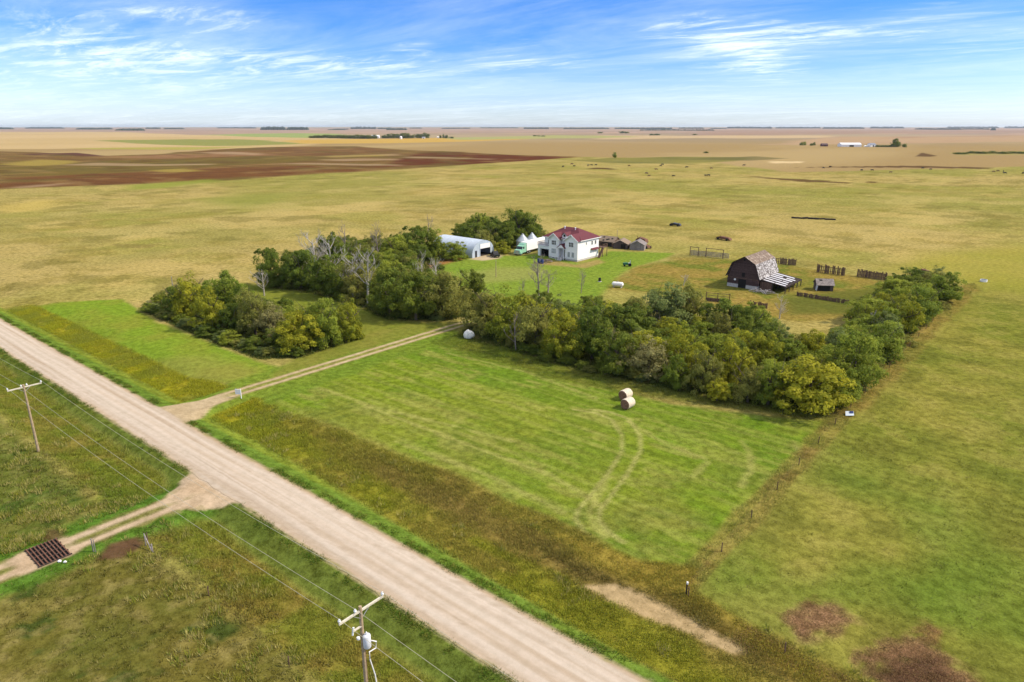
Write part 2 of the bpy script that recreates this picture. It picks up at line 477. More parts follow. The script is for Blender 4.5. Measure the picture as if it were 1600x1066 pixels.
    # grass round the groves
    far([(-75, 46), (-60, 47), (-45, 43), (-30, 47), (-12, 45), (-8, 60), (-18, 57), (-31, 60), (-49, 61.5), (-66, 58), (-76, 56)], (124, 138, 50), (140, 140, 60), n4, w=2, amp=2)
    far([(-12, 30), (-6, 22), (-5.6, 64), (-12, 58), (-13, 46)], (126, 138, 52), (146, 140, 66), n4, w=1.2, amp=1.2)
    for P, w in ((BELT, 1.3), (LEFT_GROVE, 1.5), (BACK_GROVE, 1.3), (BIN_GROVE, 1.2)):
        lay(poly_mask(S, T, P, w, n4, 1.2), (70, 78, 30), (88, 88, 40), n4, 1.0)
    m = poly_mask(S, T, [(1, 52), (10, 51), (30, 50), (50, 54), (69, 61), (71, 67), (52, 60.5), (32, 58), (12, 59), (1, 59)], 1.6, n4, 1.5)
    lay(m * .85, (96, 116, 40), (112, 106, 46), n4, 1.0)
    tall += m * .5
    m = poly_mask(S, T, DRY_EDGE, .9, n4, .9)
    lay(m * .75, (164, 136, 74), (136, 128, 58), n4, 1.0)
    lay(m * smooth(.5, .7, n12) * .6, (120, 122, 52))
    tall += m * .45
    # --- road verges and ditches (T is across the road)
    wv = (n4 - .5)
    drv = np.abs(S + 3.5)
    app = np.abs(S - 22)
    R = (T > 0) & (T < 40)
    up = 14.2 + 2.2 * smooth(-5, 40, S) * (1 - smooth(60, 74, S)) + wv * 1.6
    inner = 6.9 - 2.2 * smooth(15, 75, S) + wv * .7
    dsel = np.where(R, smooth(inner - .5, inner + .5, T) * (1 - smooth(up - .8, up + .8, T)) * smooth(3.6, 4.6, drv + (T - 8) * .08 * (S > 0) + wv), 0)
    dsel = dsel * np.where(S < -3, smooth(-98, -92, S) * (1 - smooth(12.2, 13.4, T - smooth(-20, -6, S) * 3 + wv)), 1)
    lay(dsel, (138, 134, 44), (122, 126, 44), n12, 1.0)
    lay(dsel * smooth(.45, .62, n4) * .4, (136, 118, 54))
    lay(dsel * smooth(20, 55, S + (n12 - .5) * 30) * .6, (154, 136, 64), (132, 118, 56), n4)
    lay(dsel * smooth(.5, .65, fbm(S / 9, T / 3, 181)) * .7, (130, 132, 36))
    lay(dsel * np.exp(-((T - 11.5 - (n35 - .5) * 4) / 1.5) ** 2) * smooth(18, 40, S) * .35, (116, 98, 58))
    lay(dsel * smooth(9.5, 12, T) * smooth(12, 30, S) * .45, (150, 126, 68), (128, 106, 60), n4)
    lay(dsel * (1 - smooth(2, 16, S)) * smooth(.4, .6, n4) * .6, (154, 148, 28))
    tall += dsel
    vr = np.where(R & (T > 2.6), 1 - smooth(inner - .5, inner + .5, T), 0)
    lay(vr, (120, 142, 54), (98, 126, 46), n4, .9)
    lay(vr * smooth(5.2, 6.2, T + wv) * .6, (142, 150, 52))
    # fence-line strip, right edge of the mown field, and its continuation along the ditch
    fl = np.abs(S - 72.0) + wv * 1.2
    m = (1 - smooth(.8, 1.7, fl)) * (T > 14) * (T < 68)
    lay(m * .6, (158, 138, 70), (170, 152, 84), n1, 1.0)
    lay(m * smooth(.5, .65, n4) * .6, (126, 104, 56))
    tall += m
    m = poly_mask(S, T, [(58, 15), (66, 16.2), (72, 18.5), (73, 15.5), (84, 13.6), (100, 11.5), (100, 9.5), (84, 11.6), (73, 13), (64, 13.4)], .6, n4, .8)
    lay(m, (160, 142, 62), (142, 124, 52), n4, 1.0)
    tall += m
    lay(poly_mask(S, T, PX((820, 820), (900, 872), (985, 905), (1090, 940), (1200, 1010), (1150, 1010), (1000, 930), (880, 880)), 1.0, n4, .8) * .6, (92, 78, 48))
    m = poly_mask(S, T, DITCH_PATCH, .35, n1, .5)
    lay(m, (200, 172, 126), (182, 160, 118), n4, .5)
    tall *= 1 - m
    # left side of the road
    Lf = (T < 0) & (T > -40)
    edge = 12.6 + wv * 2.0
    inn = 5.6 + wv * 1.4 + 1.5 * (1 - smooth(3, 9, app)) + 1.2 * smooth(24, 34, S)
    dl = np.where(Lf, smooth(inn - .6, inn + .6, -T) * (1 - smooth(edge - 1, edge + 1, -T)) * smooth(3.4, 5.2, app + wv), 0)
    lay(dl, (122, 124, 46), (134, 124, 56), smooth(.3, .7, n4), 1.0)
    lay(dl * smooth(.5, .66, fbm(S / 5, T / 3, 182)) * .75, (112, 122, 42))
    lay(dl * smooth(26, 40, S) * smooth(.35, .65, n4) * .4, (142, 114, 56))
    lay(dl * smooth(.52, .7, n12) * .8, (92, 112, 38))
    tall += dl
    vl = np.where(Lf & (T < -2.6), 1 - smooth(inn - .6, inn + .6, -T), 0)
    lay(vl, (96, 114, 46), (116, 124, 52), n4, 1.0)
    m = (1 - smooth(3.5, 5.5, app + wv)) * np.where(Lf, 1, 0) * smooth(4.5, 6, -T)
    lay(m, (84, 124, 40), (98, 126, 46), n4, 1.0)
    # manure and bare patches, bottom right
    for P, a, b in ((((1222, 960), (1262, 938), (1310, 945), (1330, 970), (1300, 994), (1250, 1002), (1226, 985)), (176, 140, 104), (150, 114, 82)),
                    (((1335, 1030), (1380, 1010), (1440, 1003), (1490, 1035), (1520, 1066), (1500, 1110), (1390, 1070)), (170, 134, 98), (142, 108, 78)),
                    (((1375, 1048), (1420, 1026), (1468, 1032), (1490, 1070), (1430, 1090)), (86, 64, 50), (116, 86, 64)),
                    (((1448, 982), (1470, 977), (1484, 994), (1460, 1000)), (160, 120, 78), (150, 116, 76)),
                    (((1185, 952), (1215, 948), (1222, 962), (1190, 966)), (138, 118, 70), (128, 114, 64)),
                    (((1250, 942), (1275, 934), (1290, 945), (1262, 950)), (96, 76, 46), (120, 84, 54))):
        m = poly_mask(S, T, PX(*P), .8, n4 * .6 + n1 * .4, 2.6) * smooth(.2, .5, n1 * .6 + n4 * .4)
        lay(m, a, b, n1, 1.0)
    far(PX((150, 875), (170, 850), (215, 838), (228, 850), (190, 872)), (96, 70, 52), (120, 96, 66), n1, w=.4, amp=.5)
    far(PX((60, 846), (75, 826), (98, 826), (100, 840), (74, 846)), (92, 74, 48), (124, 110, 66), n1, w=.4, amp=.4)
    # --- wheel ways
    # drive to the yard
    wdt = 1.75 + 2.6 * (1 - smooth(3, 9.5, T)) + (n4 - .5) * .5
    m = np.where((T > 2.8) & (T < 74), 1 - smooth(wdt - .35, wdt + .25, np.abs(S + 3.5 - 1.0 * (1 - smooth(3, 14, T)))), 0)
    fade = 1 - smooth(9, 15, T)
    rut = np.exp(-((np.abs(S + 3.5) - .95) / .42) ** 2)
    rut2 = np.maximum(fade, rut)
    lay(m, (134, 150, 58), (150, 138, 76), n1, .8)
    lay(np.where((T > 2.8) & (T < 74), np.clip(m * rut2 * 1.25, 0, 1) * (1 - .9 * smooth(60, 74, T)), 0), (210, 190, 154), (194, 170, 132), n4, .4)
    tall *= 1 - m
    # approach to the cattle guard
    wdt = 1.9 + 3.6 * (1 - smooth(3.2, 8.5, -T)) + (n4 - .5) * .9 + (n1 - .5) * 1.0
    m = np.where((T < -2.8) & (T > -60), 1 - smooth(wdt - .35, wdt + .35, np.abs(S - 22)), 0)
    rut = np.exp(-((np.abs(S - 22) - 1.0) / .5) ** 2)
    rut2 = np.clip(rut + (1 - smooth(6, 10, -T)) + (1 - smooth(1.5, 3.2, np.abs(T + 20.5))), 0, 1)
    lay(m * .8, (116, 118, 52), (146, 130, 74), n1, .9)
    lay(np.clip(m * rut2 * 1.2, 0, 1), (214, 192, 162), (200, 172, 138), n4, .4)
    lay(m * smooth(.6, .72, n1) * .45 * smooth(4, 7, -T), (140, 136, 84))
    tall *= 1 - m
    # the gravel road
    st = fbm(S / 60, T * 1.6, 84, 3)
    st2 = fbm(S / 25, T * 4.5, 85, 3)
    hw = 3.25 + (n1 - .5) * .5
    m = 1 - smooth(hw - .2, hw + .25, np.abs(T))
    lay(m, (212, 196, 176), (204, 184, 160), smooth(.3, .7, st), .14)
    onjn = 1 - (1 - smooth(3.5, 6.5, app)) * (T < 0) - (1 - smooth(2.5, 5, drv)) * (T > 0)
    st3 = fbm(S / 45, T * 9.0, 86, 2)
    lay(m * smooth(.5, .7, st2) * .5, (230, 212, 192))
    lay(m * smooth(.5, .75, 1 - st2) * .35, (190, 166, 140))
    lay(m * smooth(.62, .8, st3) * .4, (178, 156, 132))
    for tt, wd in ((-1.75, .34), (-.35, .3), (.75, .3), (2.0, .34)):
        lay(m * np.exp(-((T - tt - (n35 - .5) * .9 - (n12 - .5) * .35) / wd) ** 2) * .55, (232, 216, 198))
    lay(m * smooth(2.5, 3.2, np.abs(T) + (n4 - .5) * .5) * .6 * np.clip(onjn, 0, 1), (200, 170, 134))
    lay(m * smooth(3.0, 3.3, np.abs(T) + (n1 - .5) * 1.0) * .7 * np.clip(onjn, 0, 1), (150, 146, 84))
    tall = np.clip(tall * (1 - m), 0, 1)
    return rgb, tex, tall


# ------------------------------------------------------------------ materials
MAT = {}


def land_material():
    m = bpy.data.materials.new('land')
    m.use_nodes = True
    nt = m.node_tree
    b = nt.nodes['Principled BSDF']
    b.inputs['Roughness'].default_value = 0.95
    b.inputs['Specular IOR Level'].default_value = 0.0
    a = N(nt, 'ShaderNodeAttribute', attribute_name='Col')
    tc = nt.nodes.new('ShaderNodeTexCoord')

    def noise(scale, det, rough=.6):
        n = N(nt, 'ShaderNodeTexNoise')
        n.inputs['Scale'].default_value = scale
        n.inputs['Detail'].default_value = det
        n.inputs['Roughness'].default_value = rough
        nt.links.new(tc.outputs['Object'], n.inputs['Vector'])
        return n.outputs['Fac']
    n1 = noise(0.9, 5, .65)
    n2 = noise(4.5, 4, .7)
    v = math_node(nt, 'ADD', math_node(nt, 'MULTIPLY', n1, .6), math_node(nt, 'MULTIPLY', n2, .4))
    n3 = noise(17.0, 3, .7)
    v = math_node(nt, 'ADD', math_node(nt, 'MULTIPLY', v, .78), math_node(nt, 'MULTIPLY', n3, .22))
    d = smooth_node(nt, v, .36, .64, -1.0, 1.0)
    amt = math_node(nt, 'MULTIPLY', math_node(nt, 'MULTIPLY', d, a.outputs['Alpha']), .55)
    f = math_node(nt, 'ADD', amt, 1.0)
    cc = N(nt, 'ShaderNodeCombineXYZ')
    nt.links.new(f, cc.inputs[0])
    nt.links.new(f, cc.inputs[1])
    nt.links.new(math_node(nt, 'ADD', math_node(nt, 'MULTIPLY', amt, 1.15), 1.0), cc.inputs[2])
    col = mix_rgb(nt, 1.0, a.outputs['Color'], cc.outputs[0], 'MULTIPLY')
    nt.links.new(col, b.inputs['Base Color'])
    bp = N(nt, 'ShaderNodeBump')
    bp.inputs['Strength'].default_value = .6
    bp.inputs['Distance'].default_value = .25
    nt.links.new(math_node(nt, 'MULTIPLY', v, a.outputs['Alpha']), bp.inputs['Height'])
    nt.links.new(bp.outputs[0], b.inputs['Normal'])
    return m


def mat(name, col, rough=.7, var=.25, scale=2.0, metallic=0.0, stripes=None, bump=0.0, col2=None, thr=(.4, .6), spec=.3):
    """Procedural material: base colour broken by noise, optional second colour in patches, optional stripes (axis, frequency, depth)."""
    if name in MAT:
        return MAT[name]
    m = bpy.data.materials.new(name)
    m.use_nodes = True
    nt = m.node_tree
    b = nt.nodes['Principled BSDF']
    b.inputs['Roughness'].default_value = rough
    b.inputs['Metallic'].default_value = metallic
    b.inputs['Specular IOR Level'].default_value = spec
    tc = nt.nodes.new('ShaderNodeTexCoord')
    n = N(nt, 'ShaderNodeTexNoise')
    n.inputs['Scale'].default_value = scale
    n.inputs['Detail'].default_value = 6
    n.inputs['Roughness'].default_value = .65
    nt.links.new(tc.outputs['Object'], n.inputs['Vector'])
    c = col
    if col2 is not None:
        c = mix_rgb(nt, smooth_node(nt, n.outputs['Fac'], thr[0], thr[1]), col, col2)
    k = smooth_node(nt, n.outputs['Fac'], .25, .75, 1 - var, 1 + var)
    cc = N(nt, 'ShaderNodeCombineXYZ')
    for i in range(3):
        nt.links.new(k, cc.inputs[i])
    c = mix_rgb(nt, 1.0, c, cc.outputs[0], 'MULTIPLY')
    hgt = n.outputs['Fac']
    if stripes:
        ax, freq, dep = stripes
        sp = N(nt, 'ShaderNodeSeparateXYZ')
        nt.links.new(tc.outputs['Object'], sp.inputs[0])
        fr = math_node(nt, 'FRACT', math_node(nt, 'MULTIPLY', sp.outputs[ax], freq))
        groove = math_node(nt, 'LESS_THAN', math_node(nt, 'ABSOLUTE', math_node(nt, 'SUBTRACT', fr, .5)), .09)
        fl = math_node(nt, 'FLOOR', math_node(nt, 'MULTIPLY', sp.outputs[ax], freq))
        wn = N(nt, 'ShaderNodeTexWhiteNoise', noise_dimensions='1D')
        nt.links.new(fl, wn.inputs['W'])
        board = math_node(nt, 'ADD', math_node(nt, 'MULTIPLY', wn.outputs['Value'], dep), 1 - dep * .5)
        board = math_node(nt, 'MULTIPLY', board, math_node(nt, 'SUBTRACT', 1.0, math_node(nt, 'MULTIPLY', groove, dep)))
        c2 = N(nt, 'ShaderNodeCombineXYZ')
        for i in range(3):
            nt.links.new(board, c2.inputs[i])
        c = mix_rgb(nt, 1.0, c, c2.outputs[0], 'MULTIPLY')
        hgt = math_node(nt, 'ADD', math_node(nt, 'MULTIPLY', hgt, .3), math_node(nt, 'MULTIPLY', groove, -1.0))
    if not isinstance(c, tuple):
        nt.links.new(c, b.inputs['Base Color'])
    if bump:
        bp = N(nt, 'ShaderNodeBump')
        bp.inputs['Strength'].default_value = bump
        bp.inputs['Distance'].default_value = .05
        nt.links.new(hgt, bp.inputs['Height'])
        nt.links.new(bp.outputs[0], b.inputs['Normal'])
    MAT[name] = m
    return m


def leaf_mat(name, a, b_, trans=.48):
    if name in MAT:
        return MAT[name]
    m = bpy.data.materials.new(name)
    m.use_nodes = True
    nt = m.node_tree
    b = nt.nodes['Principled BSDF']
    b.inputs['Roughness'].default_value = .6
    b.inputs['Specular IOR Level'].default_value = .06
    at_ = N(nt, 'ShaderNodeAttribute', attribute_name='Col')
    sp = N(nt, 'ShaderNodeSeparateColor')
    nt.links.new(at_.outputs['Color'], sp.inputs[0])
    oi = N(nt, 'ShaderNodeObjectInfo')
    f = math_node(nt, 'ADD', sp.outputs[0], math_node(nt, 'MULTIPLY', math_node(nt, 'SUBTRACT', oi.outputs['Random'], .5), .5))
    c = mix_rgb(nt, smooth_node(nt, f, 0, 1), a, b_)
    k = math_node(nt, 'ADD', math_node(nt, 'MULTIPLY', sp.outputs[1], .6), .7)
    cc = N(nt, 'ShaderNodeCombineXYZ')
    for i in range(3):
        nt.links.new(k, cc.inputs[i])
    c = mix_rgb(nt, 1.0, c, cc.outputs[0], 'MULTIPLY')
    nt.links.new(c, b.inputs['Base Color'])
    tr = nt.nodes.new('ShaderNodeBsdfTranslucent')
    nt.links.new(c, tr.inputs[0])
    mx = nt.nodes.new('ShaderNodeMixShader')
    mx.inputs[0].default_value = trans
    nt.links.new(b.outputs[0], mx.inputs[1])
    nt.links.new(tr.outputs[0], mx.inputs[2])
    nt.links.new(mx.outputs[0], nt.nodes['Material Output'].inputs[0])
    MAT[name] = m
    return m


# ------------------------------------------------------------------ objects and meshes
def link_mesh(name, me, material=None, parent=None):
    o = bpy.data.objects.new(name, me)
    COL.objects.link(o)
    if material is not None:
        me.materials.append(material)
    if parent is not None:
        o.parent = parent
    return o


def thing(name, label, cat, loc=(0, 0, 0), rz=0.0, group=None):
    o = bpy.data.objects.new(name, None)
    COL.objects.link(o)
    o.location = loc
    o.rotation_euler = (0, 0, rz)
    o.empty_display_size = .3
    return tag(o, label, cat, group)


def tag(o, label=None, cat=None, group=None, kind=None):
    if label:
        o['label'] = label
    if cat:
        o['category'] = cat
    if group:
        o['group'] = group
    if kind:
        o['kind'] = kind
    return o


def copy_tree(o, parent=None):
    c = o.copy()
    COL.objects.link(c)
    if parent is not None:
        c.parent = parent
    for ch in list(o.children):
        copy_tree(ch, c)
    return c


def np_mesh(name, V, F, cols=None):
    """Mesh from a vertex array and an equal-sided face array; cols: RGBA per vertex."""
    me = bpy.data.meshes.new(name)
    V = np.ascontiguousarray(V, np.float32)
    F = np.ascontiguousarray(F, np.int32)
    k = F.shape[1]
    me.vertices.add(len(V))
    me.vertices.foreach_set('co', V.ravel())
    me.loops.add(F.size)
    me.loops.foreach_set('vertex_index', F.ravel())
    me.polygons.add(len(F))
    me.polygons.foreach_set('loop_start', np.arange(0, F.size, k, dtype=np.int32))
    me.update(calc_edges=True)
    if cols is not None:
        at_ = me.color_attributes.new('Col', 'FLOAT_COLOR', 'POINT')
        at_.data.foreach_set('color', np.ascontiguousarray(cols, np.float32).ravel())
    me.validate()
    return me


class MB:
    def __init__(self):
        self.v = []
        self.f = []

    def add(self, vs, fs):
        o = len(self.v)
        self.v += [tuple(map(float, p)) for p in vs]
        self.f += [tuple(i + o for i in q) for q in fs]
        return self

    def box(self, x0, x1, y0, y1, z0, z1):
        vs = [(x, y, z) for z in (z0, z1) for y in (y0, y1) for x in (x0, x1)]
        return self.add(vs, [(0, 2, 3, 1), (4, 5, 7, 6), (0, 1, 5, 4), (1, 3, 7, 5), (3, 2, 6, 7), (2, 0, 4, 6)])

    def bar(self, a, b, w, h=None):
        h = h or w
        a, b = Vector(a), Vector(b)
        d = (b - a).normalized()
        up = Vector((0, 0, 1)) if abs(d.z) < .95 else Vector((1, 0, 0))
        s = d.cross(up).normalized() * (w / 2)
        u = s.normalized().cross(d).normalized() * (h / 2)
        vs = [p + i * s + j * u for p in (a, b) for i, j in ((-1, -1), (1, -1), (1, 1), (-1, 1))]
        return self.add(vs, [(0, 1, 2, 3), (7, 6, 5, 4), (0, 4, 5, 1), (1, 5, 6, 2), (2, 6, 7, 3), (3, 7, 4, 0)])

    def tube(self, pts, radii, n=8, cap=True):
        pts = [Vector(p) for p in pts]
        if isinstance(radii, (int, float)):
            radii = [radii] * len(pts)
        vs = []
        for i, p in enumerate(pts):
            d = (pts[min(i + 1, len(pts) - 1)] - pts[max(i - 1, 0)]).normalized()
            up = Vector((0, 0, 1)) if abs(d.z) < .9 else Vector((1, 0, 0))
            s = d.cross(up).normalized()
            u = s.cross(d).normalized()
            for k in range(n):
                a = 2 * PI * k / n
                vs.append(p + (s * math.cos(a) + u * math.sin(a)) * radii[i])
        fs = []
        for i in range(len(pts) - 1):
            for k in range(n):
                fs.append((i * n + k, i * n + (k + 1) % n, (i + 1) * n + (k + 1) % n, (i + 1) * n + k))
        if cap:
            fs.append(tuple(range(n))[::-1])
            fs.append(tuple((len(pts) - 1) * n + k for k in range(n)))
        return self.add(vs, fs)

    def prism(self, prof, y0, y1, axis='y'):
        """Profile of (x, z) pairs (counter-clockwise seen from -y) pushed along y."""
        n = len(prof)
        if axis == 'y':
            vs = [(x, y0, z) for x, z in prof] + [(x, y1, z) for x, z in prof]
        else:
            vs = [(y0, x, z) for x, z in prof] + [(y1, x, z) for x, z in prof]
        fs = [tuple(range(n)), tuple(range(2 * n - 1, n - 1, -1))]
        fs += [(i, i + n, (i + 1) % n + n, (i + 1) % n) for i in range(n)]
        return self.add(vs, fs)

    def slab(self, quad, th):
        """A plate: four corner points thickened downwards along its normal."""
        q = [Vector(p) for p in quad]
        nrm = (q[1] - q[0]).cross(q[2] - q[0]).normalized()
        if nrm.z < 0:
            nrm = -nrm
        vs = q + [p - nrm * th for p in q]
        n = len(q)
        fs = [tuple(range(n)), tuple(range(2 * n - 1, n - 1, -1))] + [(i, i + n, (i + 1) % n + n, (i + 1) % n) for i in range(n)]
        return self.add(vs, fs)

    def lathe(self, prof, n=24, c=(0, 0)):
        vs = []
        for r, z in prof:
            for k in range(n):
                a = 2 * PI * k / n
                vs.append((c[0] + r * math.cos(a), c[1] + r * math.sin(a), z))
        fs = []
        for i in range(len(prof) - 1):
            for k in range(n):
                fs.append((i * n + k, i * n + (k + 1) % n, (i + 1) * n + (k + 1) % n, (i + 1) * n + k))
        fs.append(tuple(range(n))[::-1])
        fs.append(tuple((len(prof) - 1) * n + k for k in range(n)))
        return self.add(vs, fs)

    def build(self, name, material, parent=None, smooth_angle=False):
        me = bpy.data.meshes.new(name)
        me.from_pydata(self.v, [], self.f)
        bm = bmesh.new()
        bm.from_mesh(me)
        bmesh.ops.recalc_face_normals(bm, faces=bm.faces)
        bm.to_mesh(me)
        bm.free()
        if smooth_angle:
            me.polygons.foreach_set('use_smooth', [True] * len(me.polygons))
            try:
                me.set_sharp_from_angle(angle=math.radians(40))
            except Exception:
                pass
        return link_mesh(name, me, material, parent)


# ------------------------------------------------------------------ ground, road
LAND = land_material()


def grow(lo, hi, step, k, end):
    a = list(np.arange(lo, hi + step * .5, step))
    x, s = a[-1], step
    while x < end[1]:
        s = max(step, k * (x - hi) + step)
        x += s
        a.append(x)
    pre = []
    x = lo
    while x > end[0]:
        s = max(step, k * (lo - x) + step)
        x -= s
        pre.append(x)
    return np.array(pre[::-1] + a)


def grid_mesh(name, xs, ys, zoff=0.0):
    X, Y = np.meshgrid(xs, ys)
    S, T = X.ravel(), Y.ravel()
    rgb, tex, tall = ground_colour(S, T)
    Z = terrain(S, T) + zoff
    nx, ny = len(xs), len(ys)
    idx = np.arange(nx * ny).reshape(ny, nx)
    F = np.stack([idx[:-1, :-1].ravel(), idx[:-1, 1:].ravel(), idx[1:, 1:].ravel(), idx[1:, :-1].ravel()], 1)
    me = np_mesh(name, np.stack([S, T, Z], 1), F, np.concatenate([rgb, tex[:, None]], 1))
    me.polygons.foreach_set('use_smooth', [True] * len(me.polygons))
    return me


def build_ground():
    xs = grow(-40, 92, .36, .0125, (-26000, 14000))
    ys = grow(-40, 66, .36, .0125, (-9000, 26000))
    o = link_mesh('ground', grid_mesh('ground', xs, ys), LAND)
    tag(o, kind='structure')
    # the gravel carriageway lies on the ground as a crowned sheet
    xs = np.concatenate([np.arange(-1500, -160, 12.0), np.arange(-160, 120, .6), np.arange(120, 700, 12.0)])
    ys = np.linspace(-3.3, 3.3, 34)
    X, Y = np.meshgrid(xs, ys)
    edge = 1 + (vnoise(X.ravel() / .9, np.sign(Y.ravel()) * 7.0, 3) - .5) * .10
    S, T = X.ravel(), Y.ravel() * edge
    rgb, tex, tall = ground_colour(S, T)
    Z = terrain(S, T) + .03 + .12 * (1 - (np.abs(Y.ravel()) / 3.3) ** 2)
    nx, ny = len(xs), len(ys)
    idx = np.arange(nx * ny).reshape(ny, nx)
    F = np.stack([idx[:-1, :-1].ravel(), idx[:-1, 1:].ravel(), idx[1:, 1:].ravel(), idx[1:, :-1].ravel()], 1)
    me = np_mesh('gravel_road', np.stack([S, T, Z], 1), F, np.concatenate([rgb, tex[:, None]], 1))
    me.polygons.foreach_set('use_smooth', [True] * len(me.polygons))
    tag(link_mesh('gravel_road', me, LAND), kind='structure')
    # wheel-track drive and field approach
    ys = np.arange(3.6, 70, .3)
    xs = np.linspace(-6.4, 0.6, 36)
    o = link_mesh('driveway', grid_mesh('driveway', np.linspace(-5.6, -1.4, 30), np.arange(5.5, 70, .3), .012), LAND)
    tag(o, kind='structure')
    o = link_mesh('field_track', grid_mesh('field_track', np.linspace(19.6, 24.4, 36), np.arange(-50, -6, .3), .012), LAND)
    tag(o, kind='structure')


build_ground()
# ------------------------------------------------------------------ grass and weeds (stuff)
def blade_mesh(name, S, T, hgt, wid, col, nb, spread, lean=.45, seed=1):
    """Tufts of nb narrow leaning blades at each point; one triangle each."""
    r = np.random.default_rng(seed)
    n = len(S)
    S = np.repeat(S, nb)
    T = np.repeat(T, nb)
    hgt = np.repeat(hgt, nb) * r.uniform(.6, 1.15, n * nb)
    wid = np.repeat(wid, nb) * r.uniform(.7, 1.3, n * nb)
    col = np.repeat(col, nb, 0) * r.uniform(.82, 1.2, (n * nb, 1))
    a = r.uniform(0, 2 * PI, n * nb)
    rad = np.repeat(np.full(n, spread), nb) * np.sqrt(r.uniform(0, 1, n * nb))
    S = S + rad * np.cos(a)
    T = T + rad * np.sin(a)
    Z = terrain(S, T) - .03
    b = r.uniform(0, 2 * PI, n * nb)
    dx, dy = np.cos(b) * wid * .5, np.sin(b) * wid * .5
    l = r.uniform(0, lean, n * nb) * hgt
    la = a + r.uniform(-.8, .8, n * nb)
    V = np.empty((n * nb, 3, 3))
    V[:, 0] = np.stack([S - dx, T - dy, Z], 1)
    V[:, 1] = np.stack([S + dx, T + dy, Z], 1)
    V[:, 2] = np.stack([S + l * np.cos(la), T + l * np.sin(la), Z + hgt], 1)
    F = np.arange(n * nb * 3).reshape(-1, 3)
    C = np.ones((n * nb, 3, 4))
    C[:, :, :3] = col[:, None, :]
    return np_mesh(name, V.reshape(-1, 3), F, C.reshape(-1, 4))


def grass_material():
    m = bpy.data.materials.new('grass_blade')
    m.use_nodes = True
    nt = m.node_tree
    b = nt.nodes['Principled BSDF']
    b.inputs['Roughness'].default_value = .9
    b.inputs['Specular IOR Level'].default_value = 0.0
    a = N(nt, 'ShaderNodeAttribute', attribute_name='Col')
    nt.links.new(a.outputs['Color'], b.inputs['Base Color'])
    geo = nt.nodes.new('ShaderNodeNewGeometry')
    vm = N(nt, 'ShaderNodeVectorMath', operation='MULTIPLY_ADD')
    vm.inputs[1].default_value = (.45, .45, .45)
    vm.inputs[2].default_value = (0, 0, .9)
    nt.links.new(geo.outputs['Normal'], vm.inputs[0])
    vn = N(nt, 'ShaderNodeVectorMath', operation='NORMALIZE')
    nt.links.new(vm.outputs[0], vn.inputs[0])
    nt.links.new(vn.outputs[0], b.inputs['Normal'])
    tr = nt.nodes.new('ShaderNodeBsdfTranslucent')
    nt.links.new(a.outputs['Color'], tr.inputs[0])
    mx = nt.nodes.new('ShaderNodeMixShader')
    mx.inputs[0].default_value = .3
    nt.links.new(b.outputs[0], mx.inputs[1])
    nt.links.new(tr.outputs[0], mx.inputs[2])
    nt.links.new(mx.outputs[0], nt.nodes['Material Output'].inputs[0])
    return m


